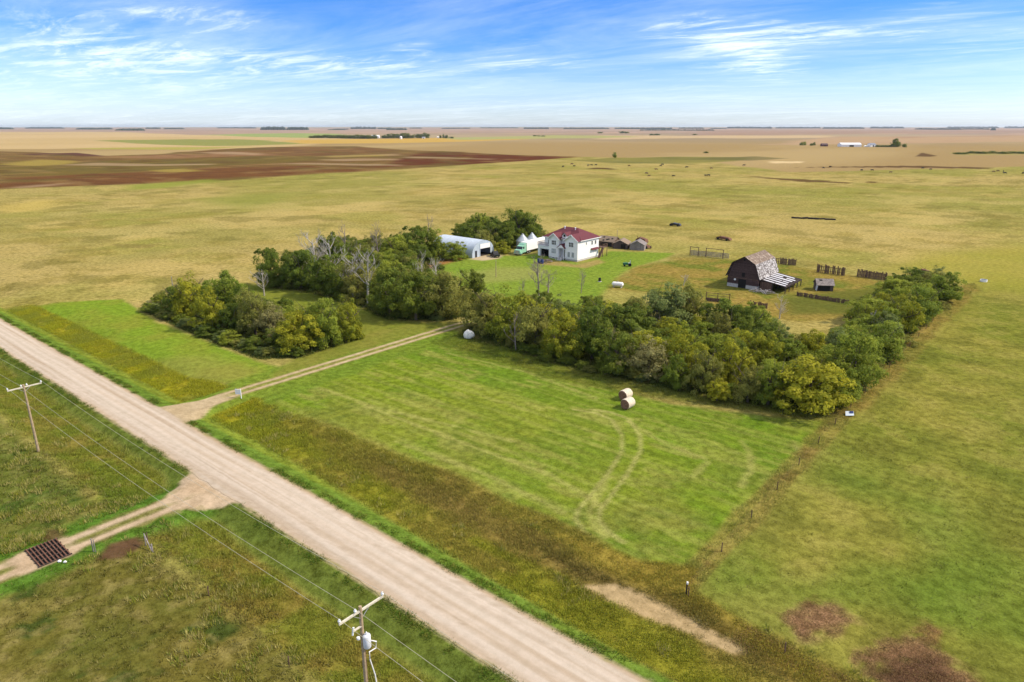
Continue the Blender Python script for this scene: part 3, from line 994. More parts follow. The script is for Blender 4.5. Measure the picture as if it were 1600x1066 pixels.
def build_grass():
    gm = grass_material()
    r = np.random.default_rng(3)
    # tall ditch and fence-line grass
    S = r.uniform(-100, 104, 92000)
    T = np.concatenate([r.uniform(4.2, 19.5, 60000), r.uniform(-15, -4.2, 32000)])
    S2 = np.concatenate([r.uniform(69, 75, 12000), r.uniform(0, 72, 9000)])
    T2 = np.concatenate([r.uniform(14, 182, 12000), r.uniform(50, 68, 9000)])
    S, T = np.concatenate([S, S2]), np.concatenate([T, T2])
    rgb, tex, tall = ground_colour(S, T)
    keep = (tall * smooth(.2, .46, fbm(S / 2.2, T / 2.2, 141, 3)) > r.uniform(0.1, .9, S.size))
    S, T, rgb = S[keep], T[keep], rgb[keep]
    cl = fbm(S / 3.0, T / 3.0, 140, 3)
    h = (.10 + .40 * cl) * np.where(S > 69, .8, 1)
    mixc = r.uniform(0, 1, (S.size, 1))
    straw = np.array(srgb(196, 166, 92, K))
    gold = np.array(srgb(150, 134, 48, K))
    col = rgb * (1.55 + .5 * mixc) * (1 - .22 * (mixc > .8)) + np.where(mixc > .8, straw, gold) * .2
    col = col * np.array([.90, 1.03, 1.0])
    o = link_mesh('tall_grass', blade_mesh('tall_grass', S, T, h, np.full(S.size, .06), col, 8, .34, .75), gm)
    tag(o, kind='stuff')
    # pale tussocks and forbs of the pasture and the mown ground
    S = np.concatenate([r.uniform(-10, 70, 15000), r.uniform(72, 118, 12000), r.uniform(0, 72, 34000), r.uniform(-3, 55, 4000)])
    T = np.concatenate([r.uniform(-42, -11, 15000), r.uniform(8, 120, 12000), r.uniform(12, 62, 34000), r.uniform(-16, -10, 4000)])
    rgb, tex, tall = ground_colour(S, T)
    cl = fbm(S / 5, T / 5, 150, 3)
    near_road = np.abs(T) < 3.5
    keep = (cl > r.uniform(.25, .75, S.size)) & ~near_road & (np.abs(S - 22) > 2.6)
    S, T, rgb = S[keep], T[keep], rgb[keep]
    mixc = r.uniform(0, 1, (S.size, 1))
    pale = np.array(srgb(186, 176, 108, K))
    dark = np.array(srgb(84, 100, 42, K))
    col = np.where(mixc > .62, rgb * .45 + pale * .55, np.where(mixc < .2, rgb * .5 + dark * .5, rgb * 1.05))
    h = r.uniform(.08, .26, S.size) * np.where(T < 0, 1.4, np.where(S < 71.5, .45, .8))
    lawn = (S < 71.5) & (T > 0)
    col = np.where(lawn[:, None], rgb * (.78 + .5 * mixc), col)
    o = link_mesh('pasture_tussocks', blade_mesh('pasture_tussocks', S, T, h, np.full(S.size, .07), col, 6, .22, 1.0, 5), gm)
    tag(o, kind='stuff')
    # straw on the manure patches and ragged grass along the road edges
    q = np.concatenate([np.stack([r.uniform(78, 96, 16000), r.uniform(12, 24, 16000)], 1), np.stack([r.uniform(-90, 100, 15000), r.choice([-1, 1], 15000) * r.uniform(3.05, 4.3, 15000) ** 1.0], 1)])
    rgb, tex, tall = ground_colour(q[:, 0], q[:, 1])
    soil = (rgb[:, 0] > rgb[:, 1] * 1.25) & (q[:, 1] > 8)
    road = (np.abs(q[:, 1]) < 5) & (np.abs(q[:, 0] + 3.5) > 4.5) & ((np.abs(q[:, 0] - 22) > 6) | (q[:, 1] > 0)) & (fbm(q[:, 0] / 1.6, q[:, 1] / 1.6, 171, 3) > .47)
    k = soil | road
    S, T, rgb, so = q[k, 0], q[k, 1], rgb[k], soil[k]
    mixc = r.uniform(0, 1, (len(S), 1))
    straw = np.array(srgb(196, 160, 112, K))
    gr = np.where(mixc > .7, np.array(srgb(150, 148, 70, K)), np.array(srgb(98, 130, 46, K)))
    col = np.where(so[:, None], np.where(mixc > .4, straw, rgb * 1.05), gr)
    o = link_mesh('roadside_grass', blade_mesh('roadside_grass', S, T, np.where(so, .1, r.uniform(.12, .3, len(S))), np.full(len(S), .06), col, 6, .25, 1.4, 15), gm)
    tag(o, kind='stuff')
    # pale seed-headed weeds in loose clumps along the left ditch fence and in the ditches
    q = np.concatenate([np.stack([r.uniform(-20, 75, 9000), r.uniform(-19, -9, 9000)], 1), np.stack([r.uniform(2, 95, 6000), r.uniform(7, 15, 6000)], 1), np.stack([r.uniform(10, 20, 1500), r.uniform(-23, -17, 1500)], 1)])
    rgb, tex, tall = ground_colour(q[:, 0], q[:, 1])
    k = (fbm(q[:, 0] / 2.4, q[:, 1] / 2.4, 190, 3) > np.where(q[:, 1] > 0, .63, .61)) & (np.abs(q[:, 0] - 22) > 2.8) & (rgb[:, 0] < rgb[:, 1] * 1.22)
    S, T = q[k, 0], q[k, 1]
    mixc = r.uniform(0, 1, (len(S), 1))
    col = np.where(mixc > .55, np.array(srgb(188, 178, 108, K)), np.where(mixc > .25, np.array(srgb(150, 150, 56, K)), np.array(srgb(126, 142, 56, K)))) * 1.25
    o = link_mesh('seed_head_weeds', blade_mesh('seed_head_weeds', S, T, r.uniform(.3, .65, len(S)), np.full(len(S), .06), col, 6, .25, .7, 21), gm)
    tag(o, kind='stuff')
    # weeds along the edges of the groves and the hedge foot
    P, hh = [], []
    for poly, cnt, h0 in ((BELT, 9000, .9), (LEFT_GROVE, 7000, 1.1), (BACK_GROVE, 5000, .9), (BIN_GROVE, 1500, .8)):
        A = np.array(poly)
        s = r.uniform(A[:, 0].min() - 3, A[:, 0].max() + 3, cnt * 3)
        t = r.uniform(A[:, 1].min() - 3, A[:, 1].max() + 3, cnt * 3)
        d = sdf_poly(s, t, poly)
        k = (d < 1.2) & (d > -4.5)
        s, t, d = s[k][:cnt], t[k][:cnt], d[k][:cnt]
        P.append(np.stack([s, t], 1))
        hh.append(h0 * r.uniform(.5, 1.2, len(s)) * smooth(1.6, -1.5, d))
    P = np.concatenate(P)
    hh = np.concatenate(hh)
    mixc = r.uniform(0, 1, (len(P), 1))
    a, b, c = (np.array(v) for v in ((.075, .11, .022), (.13, .145, .03), (.21, .18, .06)))
    col = np.where(mixc < .55, a, np.where(mixc < .88, b, c)) * r.uniform(.8, 1.25, (len(P), 1))
    o = link_mesh('undergrowth', blade_mesh('undergrowth', P[:, 0], P[:, 1], hh, np.full(len(P), .16), col, 9, .5, .7, 8), gm)
    tag(o, kind='stuff')


build_grass()
# ------------------------------------------------------------------ trees
BARK = mat('bark', (.11, .085, .06), .9, .35, 6, bump=.5)
DEADWOOD = mat('dead_wood', (.42, .38, .33), .85, .35, 4)
GREYWOOD = mat('grey_dead_wood', (.27, .22, .19), .85, .35, 4)
KINDS = {
    'dark': ('dark green', leaf_mat('leaf_dark', (0.122, 0.177, 0.026), (0.219, 0.253, 0.036))),
    'green': ('mid green', leaf_mat('leaf_green', (0.179, 0.239, 0.032), (0.323, 0.356, 0.046))),
    'yellow': ('yellow-green', leaf_mat('leaf_yellow', (0.227, 0.262, 0.030), (0.428, 0.405, 0.034))),
    'olive': ('olive', leaf_mat('leaf_olive', (0.213, 0.227, 0.048), (0.321, 0.306, 0.069))),
    'blue': ('grey-green', leaf_mat('leaf_blue', (0.153, 0.207, 0.059), (0.272, 0.308, 0.096))),
    'tan': ('tan half-bare', leaf_mat('leaf_tan', (0.250, 0.234, 0.085), (0.337, 0.310, 0.120))),
}


def crown_mesh(name, seed, w, h, z0, nclump, nleaf, leaf, flat=.0, sparse=1.0):
    """Leaf-clump crown: many leaf-sized diamond faces on clumps spread through a lobed dome."""
    r = np.random.default_rng(seed)
    # three to five lobes make the outline uneven
    nl = r.integers(3, 6)
    lobes = []
    for i in range(nl):
        a = 2 * PI * i / nl + r.uniform(-.5, .5)
        d = r.uniform(.14, .34) * w
        lobes.append((d * math.cos(a), d * math.sin(a), z0 + h * r.uniform(.28, .58), r.uniform(.24, .36) * w, r.uniform(.30, .46) * h))
    for i in range(3):
        a = r.uniform(0, 2 * PI)
        lobes.append((.2 * w * math.cos(a), .2 * w * math.sin(a), z0 + h * .22, .26 * w, .24 * h))
    lobes.append((r.uniform(-.05, .05) * w, r.uniform(-.05, .05) * w, z0 + h * .62, .3 * w, .38 * h))
    cc, cr, cn = [], [], []
    while len(cc) < nclump:
        lx, ly, lz, lr, lh = lobes[r.integers(len(lobes))]
        v = r.normal(size=3)
        v /= np.linalg.norm(v)
        if v[2] < -.55:
            continue
        k = r.uniform(.62, 1.0) if r.random() > .2 else r.uniform(1.0, 1.36)
        p = np.array([lx + v[0] * lr * k, ly + v[1] * lr * k, lz + v[2] * lh * k])
        if p[2] < z0 * .5:
            continue
        cc.append(p)
        cr.append(r.uniform(.06, .135) * w)
        cn.append(v)
    V, C = [], []
    for p, rad, v in zip(cc, cr, cn):
        m = int(nleaf * r.uniform(.6, 1.3) * sparse)
        d = r.normal(size=(m, 3)) + v * .5 + np.array([0, 0, .35])
        d /= np.linalg.norm(d, axis=1)[:, None]
        q = p + d * rad * r.uniform(.55, 1.12, (m, 1)) * np.array([1.1, 1.1, .8])
        nrm = d * .75 + v * .35 + r.normal(size=(m, 3)) * .38 + np.array([0, 0, .2])
        nrm /= np.linalg.norm(nrm, axis=1)[:, None]
        ref = r.normal(size=(m, 3))
        t1 = np.cross(nrm, ref)
        t1 /= np.linalg.norm(t1, axis=1)[:, None]
        t2 = np.cross(nrm, t1)
        L = leaf * r.uniform(.6, 1.35, (m, 1))
        W = L * r.uniform(.45, .75, (m, 1))
        V.append(np.stack([q + t1 * L, q + t2 * W + nrm * L * .12, q - t1 * L, q - t2 * W + nrm * L * .12], 1))
        hue = r.uniform(.05, .95) * .5 + r.uniform(0, .5, (m, 1)) * 1.0
        val = r.uniform(.25, .75) + r.uniform(-.25, .25, (m, 1))
        C.append(np.concatenate([hue, val, np.zeros((m, 1)), np.ones((m, 1))], 1))
    V = np.concatenate(V)
    C = np.concatenate(C)
    n = len(V)
    me = np_mesh(name, V.reshape(-1, 3), np.arange(n * 4).reshape(-1, 4), np.repeat(C, 4, 0))
    return me


def branch_mb(mb, p, d, length, r0, depth, r, spread=.6, n=5, up=.25, kids=(3, 5)):
    pts = [p]
    rad = [r0]
    q = Vector(p)
    dd = Vector(d).normalized()
    segs = 4 if depth > 1 else 3
    for i in range(segs):
        dd = (dd + Vector((r.uniform(-.22, .22), r.uniform(-.22, .22), r.uniform(-.1, .22)))).normalized()
        q = q + dd * (length / segs)
        pts.append(tuple(q))
        rad.append(r0 * (1 - .72 * (i + 1) / segs))
    mb.tube(pts, rad, n if r0 > .05 else 4, False)
    if depth <= 0:
        return
    for k in range(r.randint(*kids)):
        f = r.uniform(.3, 1.0)
        i = min(int(f * segs), segs - 1)
        a = Vector(pts[i]).lerp(Vector(pts[i + 1]), f * segs - i)
        ang = r.uniform(0, 2 * PI)
        side = Vector((math.cos(ang), math.sin(ang), 0))
        nd = (dd * r.uniform(.5, 1) + side * spread * r.uniform(.7, 1.4) + Vector((0, 0, up))).normalized()
        branch_mb(mb, tuple(a), nd, length * r.uniform(.42, .68), max(r0 * .5 * (1 - .4 * f), .022), depth - 1, r, spread, n, up, kids)


def trunk_mesh(name, seed, h, r0, limbs=5):
    r = random.Random(seed)
    mb = MB()
    top = (r.uniform(-.3, .3), r.uniform(-.3, .3), h * .55)
    mb.tube([(0, 0, -.3), (r.uniform(-.1, .1), r.uniform(-.1, .1), h * .2), top], [r0 * 1.25, r0, r0 * .65], 7, False)
    for i in range(limbs):
        a = 2 * PI * i / limbs + r.uniform(-.4, .4)
        z = h * r.uniform(.14, .5)
        branch_mb(mb, (0, 0, z), (math.cos(a), math.sin(a), r.uniform(.6, 1.3)), h * r.uniform(.4, .6), r0 * .5, 1, r, .6, 5, .3, (2, 3))
    me = bpy.data.meshes.new(name)
    me.from_pydata(mb.v, [], mb.f)
    me.polygons.foreach_set('use_smooth', [True] * len(me.polygons))
    return me


CROWNS, TRUNKS, DEAD = {}, [], []


def make_library():
    for kind in KINDS:
        CROWNS[kind] = []
        for v in range(4):
            sp = .55 if kind == 'tan' else (.85 if kind in ('olive', 'blue') else 1.0)
            me = crown_mesh('crown_' + kind, 100 + v + 10 * list(KINDS).index(kind), 7.0, 6.6, -.1 + .25 * (v % 3), 112, 105, .155, sparse=sp)
            me.materials.append(KINDS[kind][1])
            CROWNS[kind].append(me)
    for v in range(4):
        me = trunk_mesh('trunk', 40 + v, 7.0, .2)
        me.materials.append(BARK)
        TRUNKS.append(me)
    for v in range(6):
        r = random.Random(70 + v)
        t, b = MB(), MB()
        h = 8.0
        lean = (r.uniform(-.12, .12), r.uniform(-.12, .12))
        tp = [(lean[0] * z, lean[1] * z, z) for z in (-.3, 1.6, 3.4, 5.2, 6.8)]
        t.tube(tp, [.2, .17, .14, .1, .05], 7, False)
        for i in range(15 if v % 2 else 10):
            z = r.uniform(1.2, 6.6)
            a = r.uniform(0, 2 * PI)
            branch_mb(b, (lean[0] * z, lean[1] * z, z), (math.cos(a), math.sin(a), r.uniform(.5, 1.4)), r.uniform(1.8, 3.4) * (1.15 - z / 12), .075, 2, r, .6, 4, .3, (3, 4))
        ms = []
        for q, nm in ((t, 'trunk'), (b, 'branches')):
            me = bpy.data.meshes.new(nm)
            me.from_pydata(q.v, [], q.f)
            me.polygons.foreach_set('use_smooth', [True] * len(me.polygons))
            me.materials.append(DEADWOOD if v in (0, 1, 2, 5) else GREYWOOD)
            ms.append(me)
        DEAD.append(ms)


make_library()
TREES = []           # (x, y, kind, object) of everything planted in the groves


def plant(x, y, h, w, kind, zone, r, cat='tree', name='leafy_tree'):
    e = thing(name, '-', cat, (x, y, hz(x, y) - .05), r.uniform(0, 2 * PI))
    c = bpy.data.objects.new('crown', r.choice(CROWNS[kind]))
    COL.objects.link(c)
    c.parent = e
    c.scale = (w / 7.0, w / 7.0 * r.uniform(.9, 1.1), h / 7.2)
    t = bpy.data.objects.new('trunk', r.choice(TRUNKS))
    COL.objects.link(t)
    t.parent = e
    t.scale = (h / 7.5, h / 7.5, h / 7.5)
    TREES.append((x, y, h, w, kind, zone, e))
    return e


def plant_dead(x, y, h, v, label, rz=0.0, spread=1.0):
    e = thing('dead_tree', label, 'dead tree', (x, y, hz(x, y) - .05), rz, 'bare dead trees standing among the groves')
    for me, nm in zip(DEAD[v], ('trunk', 'branches')):
        o = bpy.data.objects.new(nm, me)
        COL.objects.link(o)
        o.parent = e
        o.scale = (h / 8.0 * spread, h / 8.0 * spread, h / 8.0)
    return e


def build_trees():
    r = random.Random(21)
    zones = {'belt': BELT_IN, 'left': LEFT_IN, 'back': BACK_IN, 'bins': BIN_GROVE}
    # trees that stand out in the photograph: pixel of the foot, pixel row of the top, crown width px, kind
    hero = [
        ('belt', 757, 515, 440, 78, 'olive'), ('belt', 800, 528, 448, 74, 'yellow'), ('belt', 836, 545, 462, 66, 'olive'), ('belt', 873, 560, 492, 62, 'yellow'), ('belt', 852, 532, 466, 58, 'yellow'),
        ('belt', 925, 560, 468, 66, 'dark'), ('belt', 962, 585, 510, 62, 'dark'), ('belt', 1012, 592, 522, 66, 'tan'), ('belt', 1062, 585, 508, 62, 'yellow'), ('belt', 1052, 606, 548, 44, 'green'), ('belt', 1098, 612, 540, 54, 'olive'),
        ('belt', 1136, 600, 520, 60, 'yellow'), ('belt', 1168, 628, 560, 50, 'olive'), ('belt', 1120, 626, 590, 34, 'yellow'), ('belt', 1200, 632, 556, 52, 'green'), ('belt', 1264, 640, 549, 120, 'yellow'), ('belt', 1330, 606, 522, 84, 'green'),
        ('belt', 1312, 626, 580, 56, 'green'), ('belt', 985, 540, 468, 76, 'dark'), ('belt', 1040, 520, 440, 78, 'blue'), ('belt', 1128, 530, 458, 72, 'dark'), ('belt', 1172, 520, 472, 60, 'green'), ('belt', 1372, 560, 492, 74, 'green'),
        ('belt', 1405, 520, 455, 56, 'yellow'), ('belt', 1440, 500, 440, 60, 'green'), ('belt', 1470, 472, 424, 54, 'green'), ('belt', 1395, 470, 428, 56, 'green'), ('belt', 1425, 462, 426, 46, 'dark'),
        ('left', 505, 540, 455, 70, 'green'), ('left', 545, 530, 462, 48, 'yellow'), ('left', 470, 548, 484, 66, 'yellow'), ('left', 300, 495, 428, 58, 'yellow'), ('left', 350, 495, 425, 64, 'green'), ('left', 330, 515, 452, 50, 'yellow'), ('left', 400, 525, 455, 54, 'olive'),
        ('left', 365, 520, 470, 44, 'dark'), ('left', 430, 530, 470, 50, 'tan'), ('left', 280, 490, 440, 40, 'dark'), ('left', 385, 500, 440, 44, 'green'),
        ('back', 425, 448, 386, 48, 'dark'), ('back', 470, 452, 384, 56, 'dark'), ('back', 512, 462, 390, 58, 'dark'), ('back', 560, 470, 398, 60, 'olive'), ('back', 610, 492, 416, 66, 'dark'), ('back', 650, 500, 420, 68, 'dark'), ('back', 690, 496, 424, 64, 'olive'), ('back', 738, 470, 414, 40, 'dark'),
        ('back', 520, 430, 358, 50, 'dark'), ('back', 655, 405, 352, 56, 'dark'), ('back', 678, 404, 356, 40, 'green'), ('back', 618, 412, 362, 50, 'green'), ('back', 712, 405, 374, 40, 'green'), ('back', 578, 424, 368, 50, 'olive'),
        ('bins', 745, 378, 326, 30, 'green'), ('bins', 735, 384, 344, 40, 'dark'), ('bins', 810, 382, 320, 50, 'dark'), ('bins', 770, 386, 342, 40, 'dark'), ('bins', 790, 386, 346, 36, 'dark'), ('bins', 786, 396, 374, 24, 'yellow'), ('bins', 845, 378, 356, 26, 'olive'),
        ('bins', 826, 380, 332, 36, 'dark'), ('bins', 757, 392, 352, 30, 'olive'),
    ]
    pts = []
    for zone, px, py, ty, wpx, kind in hero:
        x, y = at(px, py)
        d = math.sqrt((x - CAM[0]) ** 2 + (y - CAM[1]) ** 2 + 1600)
        lo, hi = 0.0, 20.0
        for _ in range(40):
            m = (lo + hi) / 2
            q = np.array([x, y, m]) - CAM
            c, s = math.cos(YAW), math.sin(YAW)
            fx = -q[0] * s + q[1] * c
            zc = fx * math.cos(PITCH) - q[2] * math.sin(PITCH)
            yc = fx * math.sin(PITCH) + q[2] * math.cos(PITCH)
            if 533 - F_PX * yc / zc > ty:
                lo = m
            else:
                hi = m
        plant(x, y, lo, wpx * zc / F_PX * 1.02, kind, zone, r)
        pts.append((x, y, wpx * zc / F_PX * .36))
    mixk = {'belt': ['dark'] * 5 + ['green'] * 6 + ['olive'] * 3 + ['yellow'] * 2 + ['blue'] * 2, 'left': ['dark'] * 4 + ['green'] * 3 + ['yellow'] * 2 + ['olive'],
            'back': ['dark'] * 6 + ['olive'] * 3 + ['green'] * 2, 'bins': ['dark'] * 4 + ['green']}
    for zone, poly in zones.items():
        A = np.array(poly)
        miss = 0
        while miss < 500:
            x = r.uniform(A[:, 0].min(), A[:, 0].max())
            y = r.uniform(A[:, 1].min(), A[:, 1].max())
            if sdf_poly(np.array([x]), np.array([y]), poly)[0] > -.6:
                continue
            rad = r.uniform(1.7, 2.7)
            if any((x - a) ** 2 + (y - b) ** 2 < (rad + c) ** 2 for a, b, c in pts):
                miss += 1
                continue
            miss = 0
            kind = r.choice(mixk[zone])
            h = r.triangular(4.2, 9.4, 6.0) if zone != 'left' else r.uniform(3.8, 6.2)
            if zone == 'belt' and x > 56:
                h *= .85
            plant(x, y, h, rad * r.uniform(2.6, 3.5), kind, zone, r)
            pts.append((x, y, rad))
    # low bushes at the foot of the groves
    edges = [('left', [(-68, 27.5), (-42, 26.5), (-17, 26.5), (-11.5, 31)], 26, (1.3, 2.6)), ('belt', [(14, 58.5), (32, 58.2), (44, 59.5)], 13, (1.2, 2.4)), ('belt', [(46, 60.5), (66, 66)], 8, (1.0, 1.8)),
             ('belt', [(70.3, 74), (70.8, 110), (70.5, 168)], 14, (1.4, 2.6)), ('back', [(-9, 64), (-19, 59.5), (-31, 61), (-48, 62.5)], 12, (1.4, 2.4)), ('left', [(-72, 30), (-76, 38), (-70, 45)], 7, (1.2, 2.2)), ('back', [(-47, 101), (-57, 108), (-60, 114)], 5, (1.2, 2))]
    for zone, L, cnt, (h0, h1) in edges:
        seg = [math.dist(a, b) for a, b in zip(L[:-1], L[1:])]
        tot = sum(seg)
        for i in range(cnt):
            u = (i + r.uniform(.2, .8)) / cnt * tot
            k = 0
            while u > seg[k] and k < len(seg) - 1:
                u -= seg[k]
                k += 1
            f = u / seg[k]
            x = L[k][0] + (L[k + 1][0] - L[k][0]) * f + r.uniform(-.8, .8)
            y = L[k][1] + (L[k + 1][1] - L[k][1]) * f + r.uniform(-.8, 1.2)
            h = r.uniform(h0, h1)
            plant(x, y, h, h * r.uniform(1.5, 2.1), r.choice(['dark', 'dark', 'green', 'blue', 'olive']), zone + '_edge', r, 'bush', 'bush')
    # labels: colour kind and rank of nearness to something one can find
    marks = {'belt': [('the two hay bales', 46, 49), ('the white boulder', 5, 58), ('the white-blue sheet', 73, 65), ('the gambrel barn', 29, 136), ('the small dark shed', 45, 149), ('the far field corner', 70, 178), ('the white tank', 3.5, 115),
                      ('the barnyard gap', 42, 112)],
             'left': [('the white driveway sign', -1, 13), ('the silver dead tree', -57, 54), ('the left tip', -74, 33), ('the clearing', -32, 50)],
             'back': [('the arched metal shed', -60, 124), ('the end of the driveway', -4, 70), ('the clearing', -32, 55), ('the open pasture', -88, 80), ('the yard pole', -30, 105)],
             'bins': [('the arched metal shed', -62, 132), ('the grain bins', -57, 153), ('the mint green truck', -50, 141)]}
    groups = {}
    for x, y, h, w, kind, zone, e in TREES:
        z = zone.split('_')[0]
        lm = min(marks[z], key=lambda m: math.hypot(x - m[1], y - m[2]))
        groups.setdefault((zone, kind, lm[0], e['category']), []).append((math.hypot(x - lm[1], y - lm[2]), h, w, e))
    place = {'belt': 'in the shelterbelt', 'left': 'in the left grove', 'back': 'in the back grove', 'bins': 'behind the yard', 'belt_edge': 'fringing the shelterbelt', 'left_edge': 'fringing the left grove', 'back_edge': 'fringing the back grove'}
    ordn = ['nearest', 'second nearest', 'third nearest', 'fourth nearest', 'fifth nearest', 'sixth nearest', 'seventh nearest', 'eighth nearest', 'ninth nearest', 'tenth nearest', 'eleventh nearest', 'twelfth nearest', 'thirteenth nearest', 'fourteenth nearest']
    for (zone, kind, lm, cat), L in groups.items():
        L.sort(key=lambda q: q[0])
        for i, (d, h, w, e) in enumerate(L):
            col = KINDS[kind][0]
            if len(L) == 1:
                e['label'] = f'only {col} {cat} by {lm}, {place[zone]}'
            else:
                e['label'] = f'{col} {cat} {ordn[min(i, 13)]} to {lm}, {place[zone]}'
            e['group'] = ('trees ' if cat == 'tree' else 'bushes ') + place[zone]
    # bare trees
    dead = [(413, 462, 412, 0, 'silver bare dead tree alone at the left end of the clearing', 1.0), (497, 440, 362, 1, 'pale bare dead tree sticking out above the back grove, left of the others', 1.2), (520, 444, 368, 2, 'grey-white dead tree behind the back grove, just right of the pale one', 1.0),
            (552, 470, 392, 1, 'bleached dead tree with thin twigs in the middle of the back grove', 1.1), (575, 478, 386, 2, 'tallest bleached white dead tree with forked trunk in the back grove', .9), (540, 420, 350, 4, 'thin dead tree against the pasture behind the back grove', .7),
            (592, 416, 348, 3, 'slim dark bare tree on the back grove skyline', .6), (672, 398, 338, 4, 'slim bare tree beside the arched metal shed', .6), (683, 440, 396, 0, 'pale dead tree at the yard side of the back grove', 1.0), (660, 452, 398, 5, 'leaning pale dead tree over the brown weeds by the yard', .8),
            (842, 462, 400, 3, 'tall bare tree with dark trunk in front of the house', 1.0), (856, 462, 422, 4, 'grey twiggy bare tree below the house, right of the tall dark one', 1.4), (816, 470, 434, 3, 'short dark dead stem leaning left of the tall bare tree', .6), (908, 458, 420, 3, 'thin bare sapling on the lawn below the house front', .7),
            (1024, 520, 476, 4, 'grey dead tree in the middle of the shelterbelt', .9), (1218, 498, 464, 5, 'white forked dead tree below the barn', 1.2), (1362, 520, 478, 0, 'pale dead crown among the right arm of the shelterbelt', 1.1), (806, 548, 490, 4, 'grey twiggy dead tree at the shelterbelt front right of the boulder', .8),
            (1300, 560, 540, 4, 'lilac-grey bare bush behind the big yellow-green tree', 1.5), (1372, 546, 516, 4, 'lilac-grey bare bush near the right edge of the shelterbelt', 1.6), (1068, 446, 424, 0, 'pale dead twigs in the gold grass left of the barn', 1.2)]
    for i, (px, py, ty, v, label, sp) in enumerate(dead):
        x, y = at(px, py)
        lo = height_at(px, py, ty)
        plant_dead(x, y, lo, v, label, i * 1.3, sp)


def height_at(px, py, ty):
    x, y = at(px, py)
    lo, hi = 0.0, 40.0
    c, s = math.cos(YAW), math.sin(YAW)
    for _ in range(40):
        m = (lo + hi) / 2
        q = np.array([x, y, m]) - CAM
        fx = -q[0] * s + q[1] * c
        zc = fx * math.cos(PITCH) - q[2] * math.sin(PITCH)
        yc = fx * math.sin(PITCH) + q[2] * math.cos(PITCH)
        if 533 - F_PX * yc / zc > ty:
            lo = m
        else:
            hi = m
    return lo


build_trees()
# ------------------------------------------------------------------ farm buildings and things
WHITE = mat('white_siding', (.86, .85, .84), .55, .04, 3, stripes=(2, 5.0, .10), bump=.25)
WHITE_PLAIN = mat('white_paint', (.82, .81, .80), .5, .06, 4)
TRIM = mat('white_trim', (.84, .83, .84), .5, .03, 3)
CONCRETE = mat('concrete', (.46, .44, .42), .9, .2, 3)
MAROON = mat('maroon_shingle', (.125, .028, .038), .8, .28, 7, stripes=(2, 4.0, .16), bump=.3)
GLASS = mat('window_glass', (.025, .03, .035), .12, .2, 2, spec=.5)
PALE_GLASS = mat('curtained_glass', (.34, .37, .38), .25, .25, 2, spec=.5)
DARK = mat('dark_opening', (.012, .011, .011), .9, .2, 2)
OLDWOOD = mat('old_barn_boards', (.070, .042, .040), .9, .35, 2.5, stripes=(2, 3.2, .35), bump=.4)
SHINGLE_BROWN = mat('worn_brown_shingle', (.20, .145, .11), .9, .4, 1.6, stripes=(2, 5.0, .2), col2=(.34, .29, .24), thr=(.5, .68), bump=.4)
SHINGLE_PEEL = mat('peeling_shingle', (.12, .10, .095), .9, .25, 2.1, col2=(.50, .48, .48), thr=(.47, .55), stripes=(2, 5.0, .2), bump=.4)
GREYWOOD2 = mat('weathered_grey_boards', (.24, .21, .20), .9, .35, 2.5, stripes=(0, 4.0, .35), bump=.4)
BROWNWOOD = mat('brown_boards', (.13, .078, .055), .9, .35, 2.5, stripes=(0, 4.0, .35), bump=.4)
STRAWROOF = mat('old_straw_roof', (.27, .20, .14), .95, .4, 2.0, col2=(.14, .11, .09), thr=(.45, .65), bump=.5)
GREYROOF = mat('grey_shingle', (.22, .19, .18), .95, .4, 2.0, stripes=(2, 4.0, .25), bump=.4)
STEEL = mat('blue_grey_steel', (.56, .63, .71), .45, .10, 1.2, metallic=.25, stripes=(0, 2.2, .14), bump=.6)
STEEL_END = mat('blue_grey_steel_end', (.52, .60, .70), .45, .08, 1.5, metallic=.25, stripes=(1, 2.2, .14), bump=.5)
GALV = mat('galvanised_steel', (.42, .46, .50), .4, .12, 2, metallic=.35, stripes=(2, 3.0, .12), bump=.4)
RUST = mat('rusty_iron', (.16, .075, .045), .85, .45, 4, bump=.3)
MINT = mat('mint_green_paint', (.27, .52, .38), .4, .08, 3)
GREENP = mat('dark_green_paint', (.03, .16, .07), .45, .1, 3)
BLACKP = mat('black_paint', (.018, .018, .02), .35, .2, 3, spec=.5)
BLUEP = mat('dark_blue_plastic', (.03, .05, .17), .5, .15, 3)
RUBBER = mat('rubber', (.02, .02, .02), .9, .2, 6)
CHROME = mat('bare_metal', (.55, .55, .56), .35, .1, 3, metallic=.7)
POLEWOOD = mat('pole_wood', (.36, .27, .17), .9, .25, 5, bump=.3)
CROSSWOOD = mat('pale_crossarm_wood', (.58, .53, .43), .85, .2, 5)
PORCELAIN = mat('insulator', (.72, .74, .75), .25, .05, 3, spec=.6)
WIRE = mat('wire', (.46, .42, .30), .5, .1, 3)
HAY_END = mat('hay_end', (.21, .115, .07), .95, .45, 7, bump=.8)
NETWRAP = mat('net_wrap', (.60, .52, .41), .8, .28, 6, bump=.5)
ROCK = mat('white_rock', (.80, .76, .68), .9, .28, 2.5, bump=.7)


def place(o, x, y, z=None):
    o.location = (x, y, hz(x, y) if z is None else z)
    return o


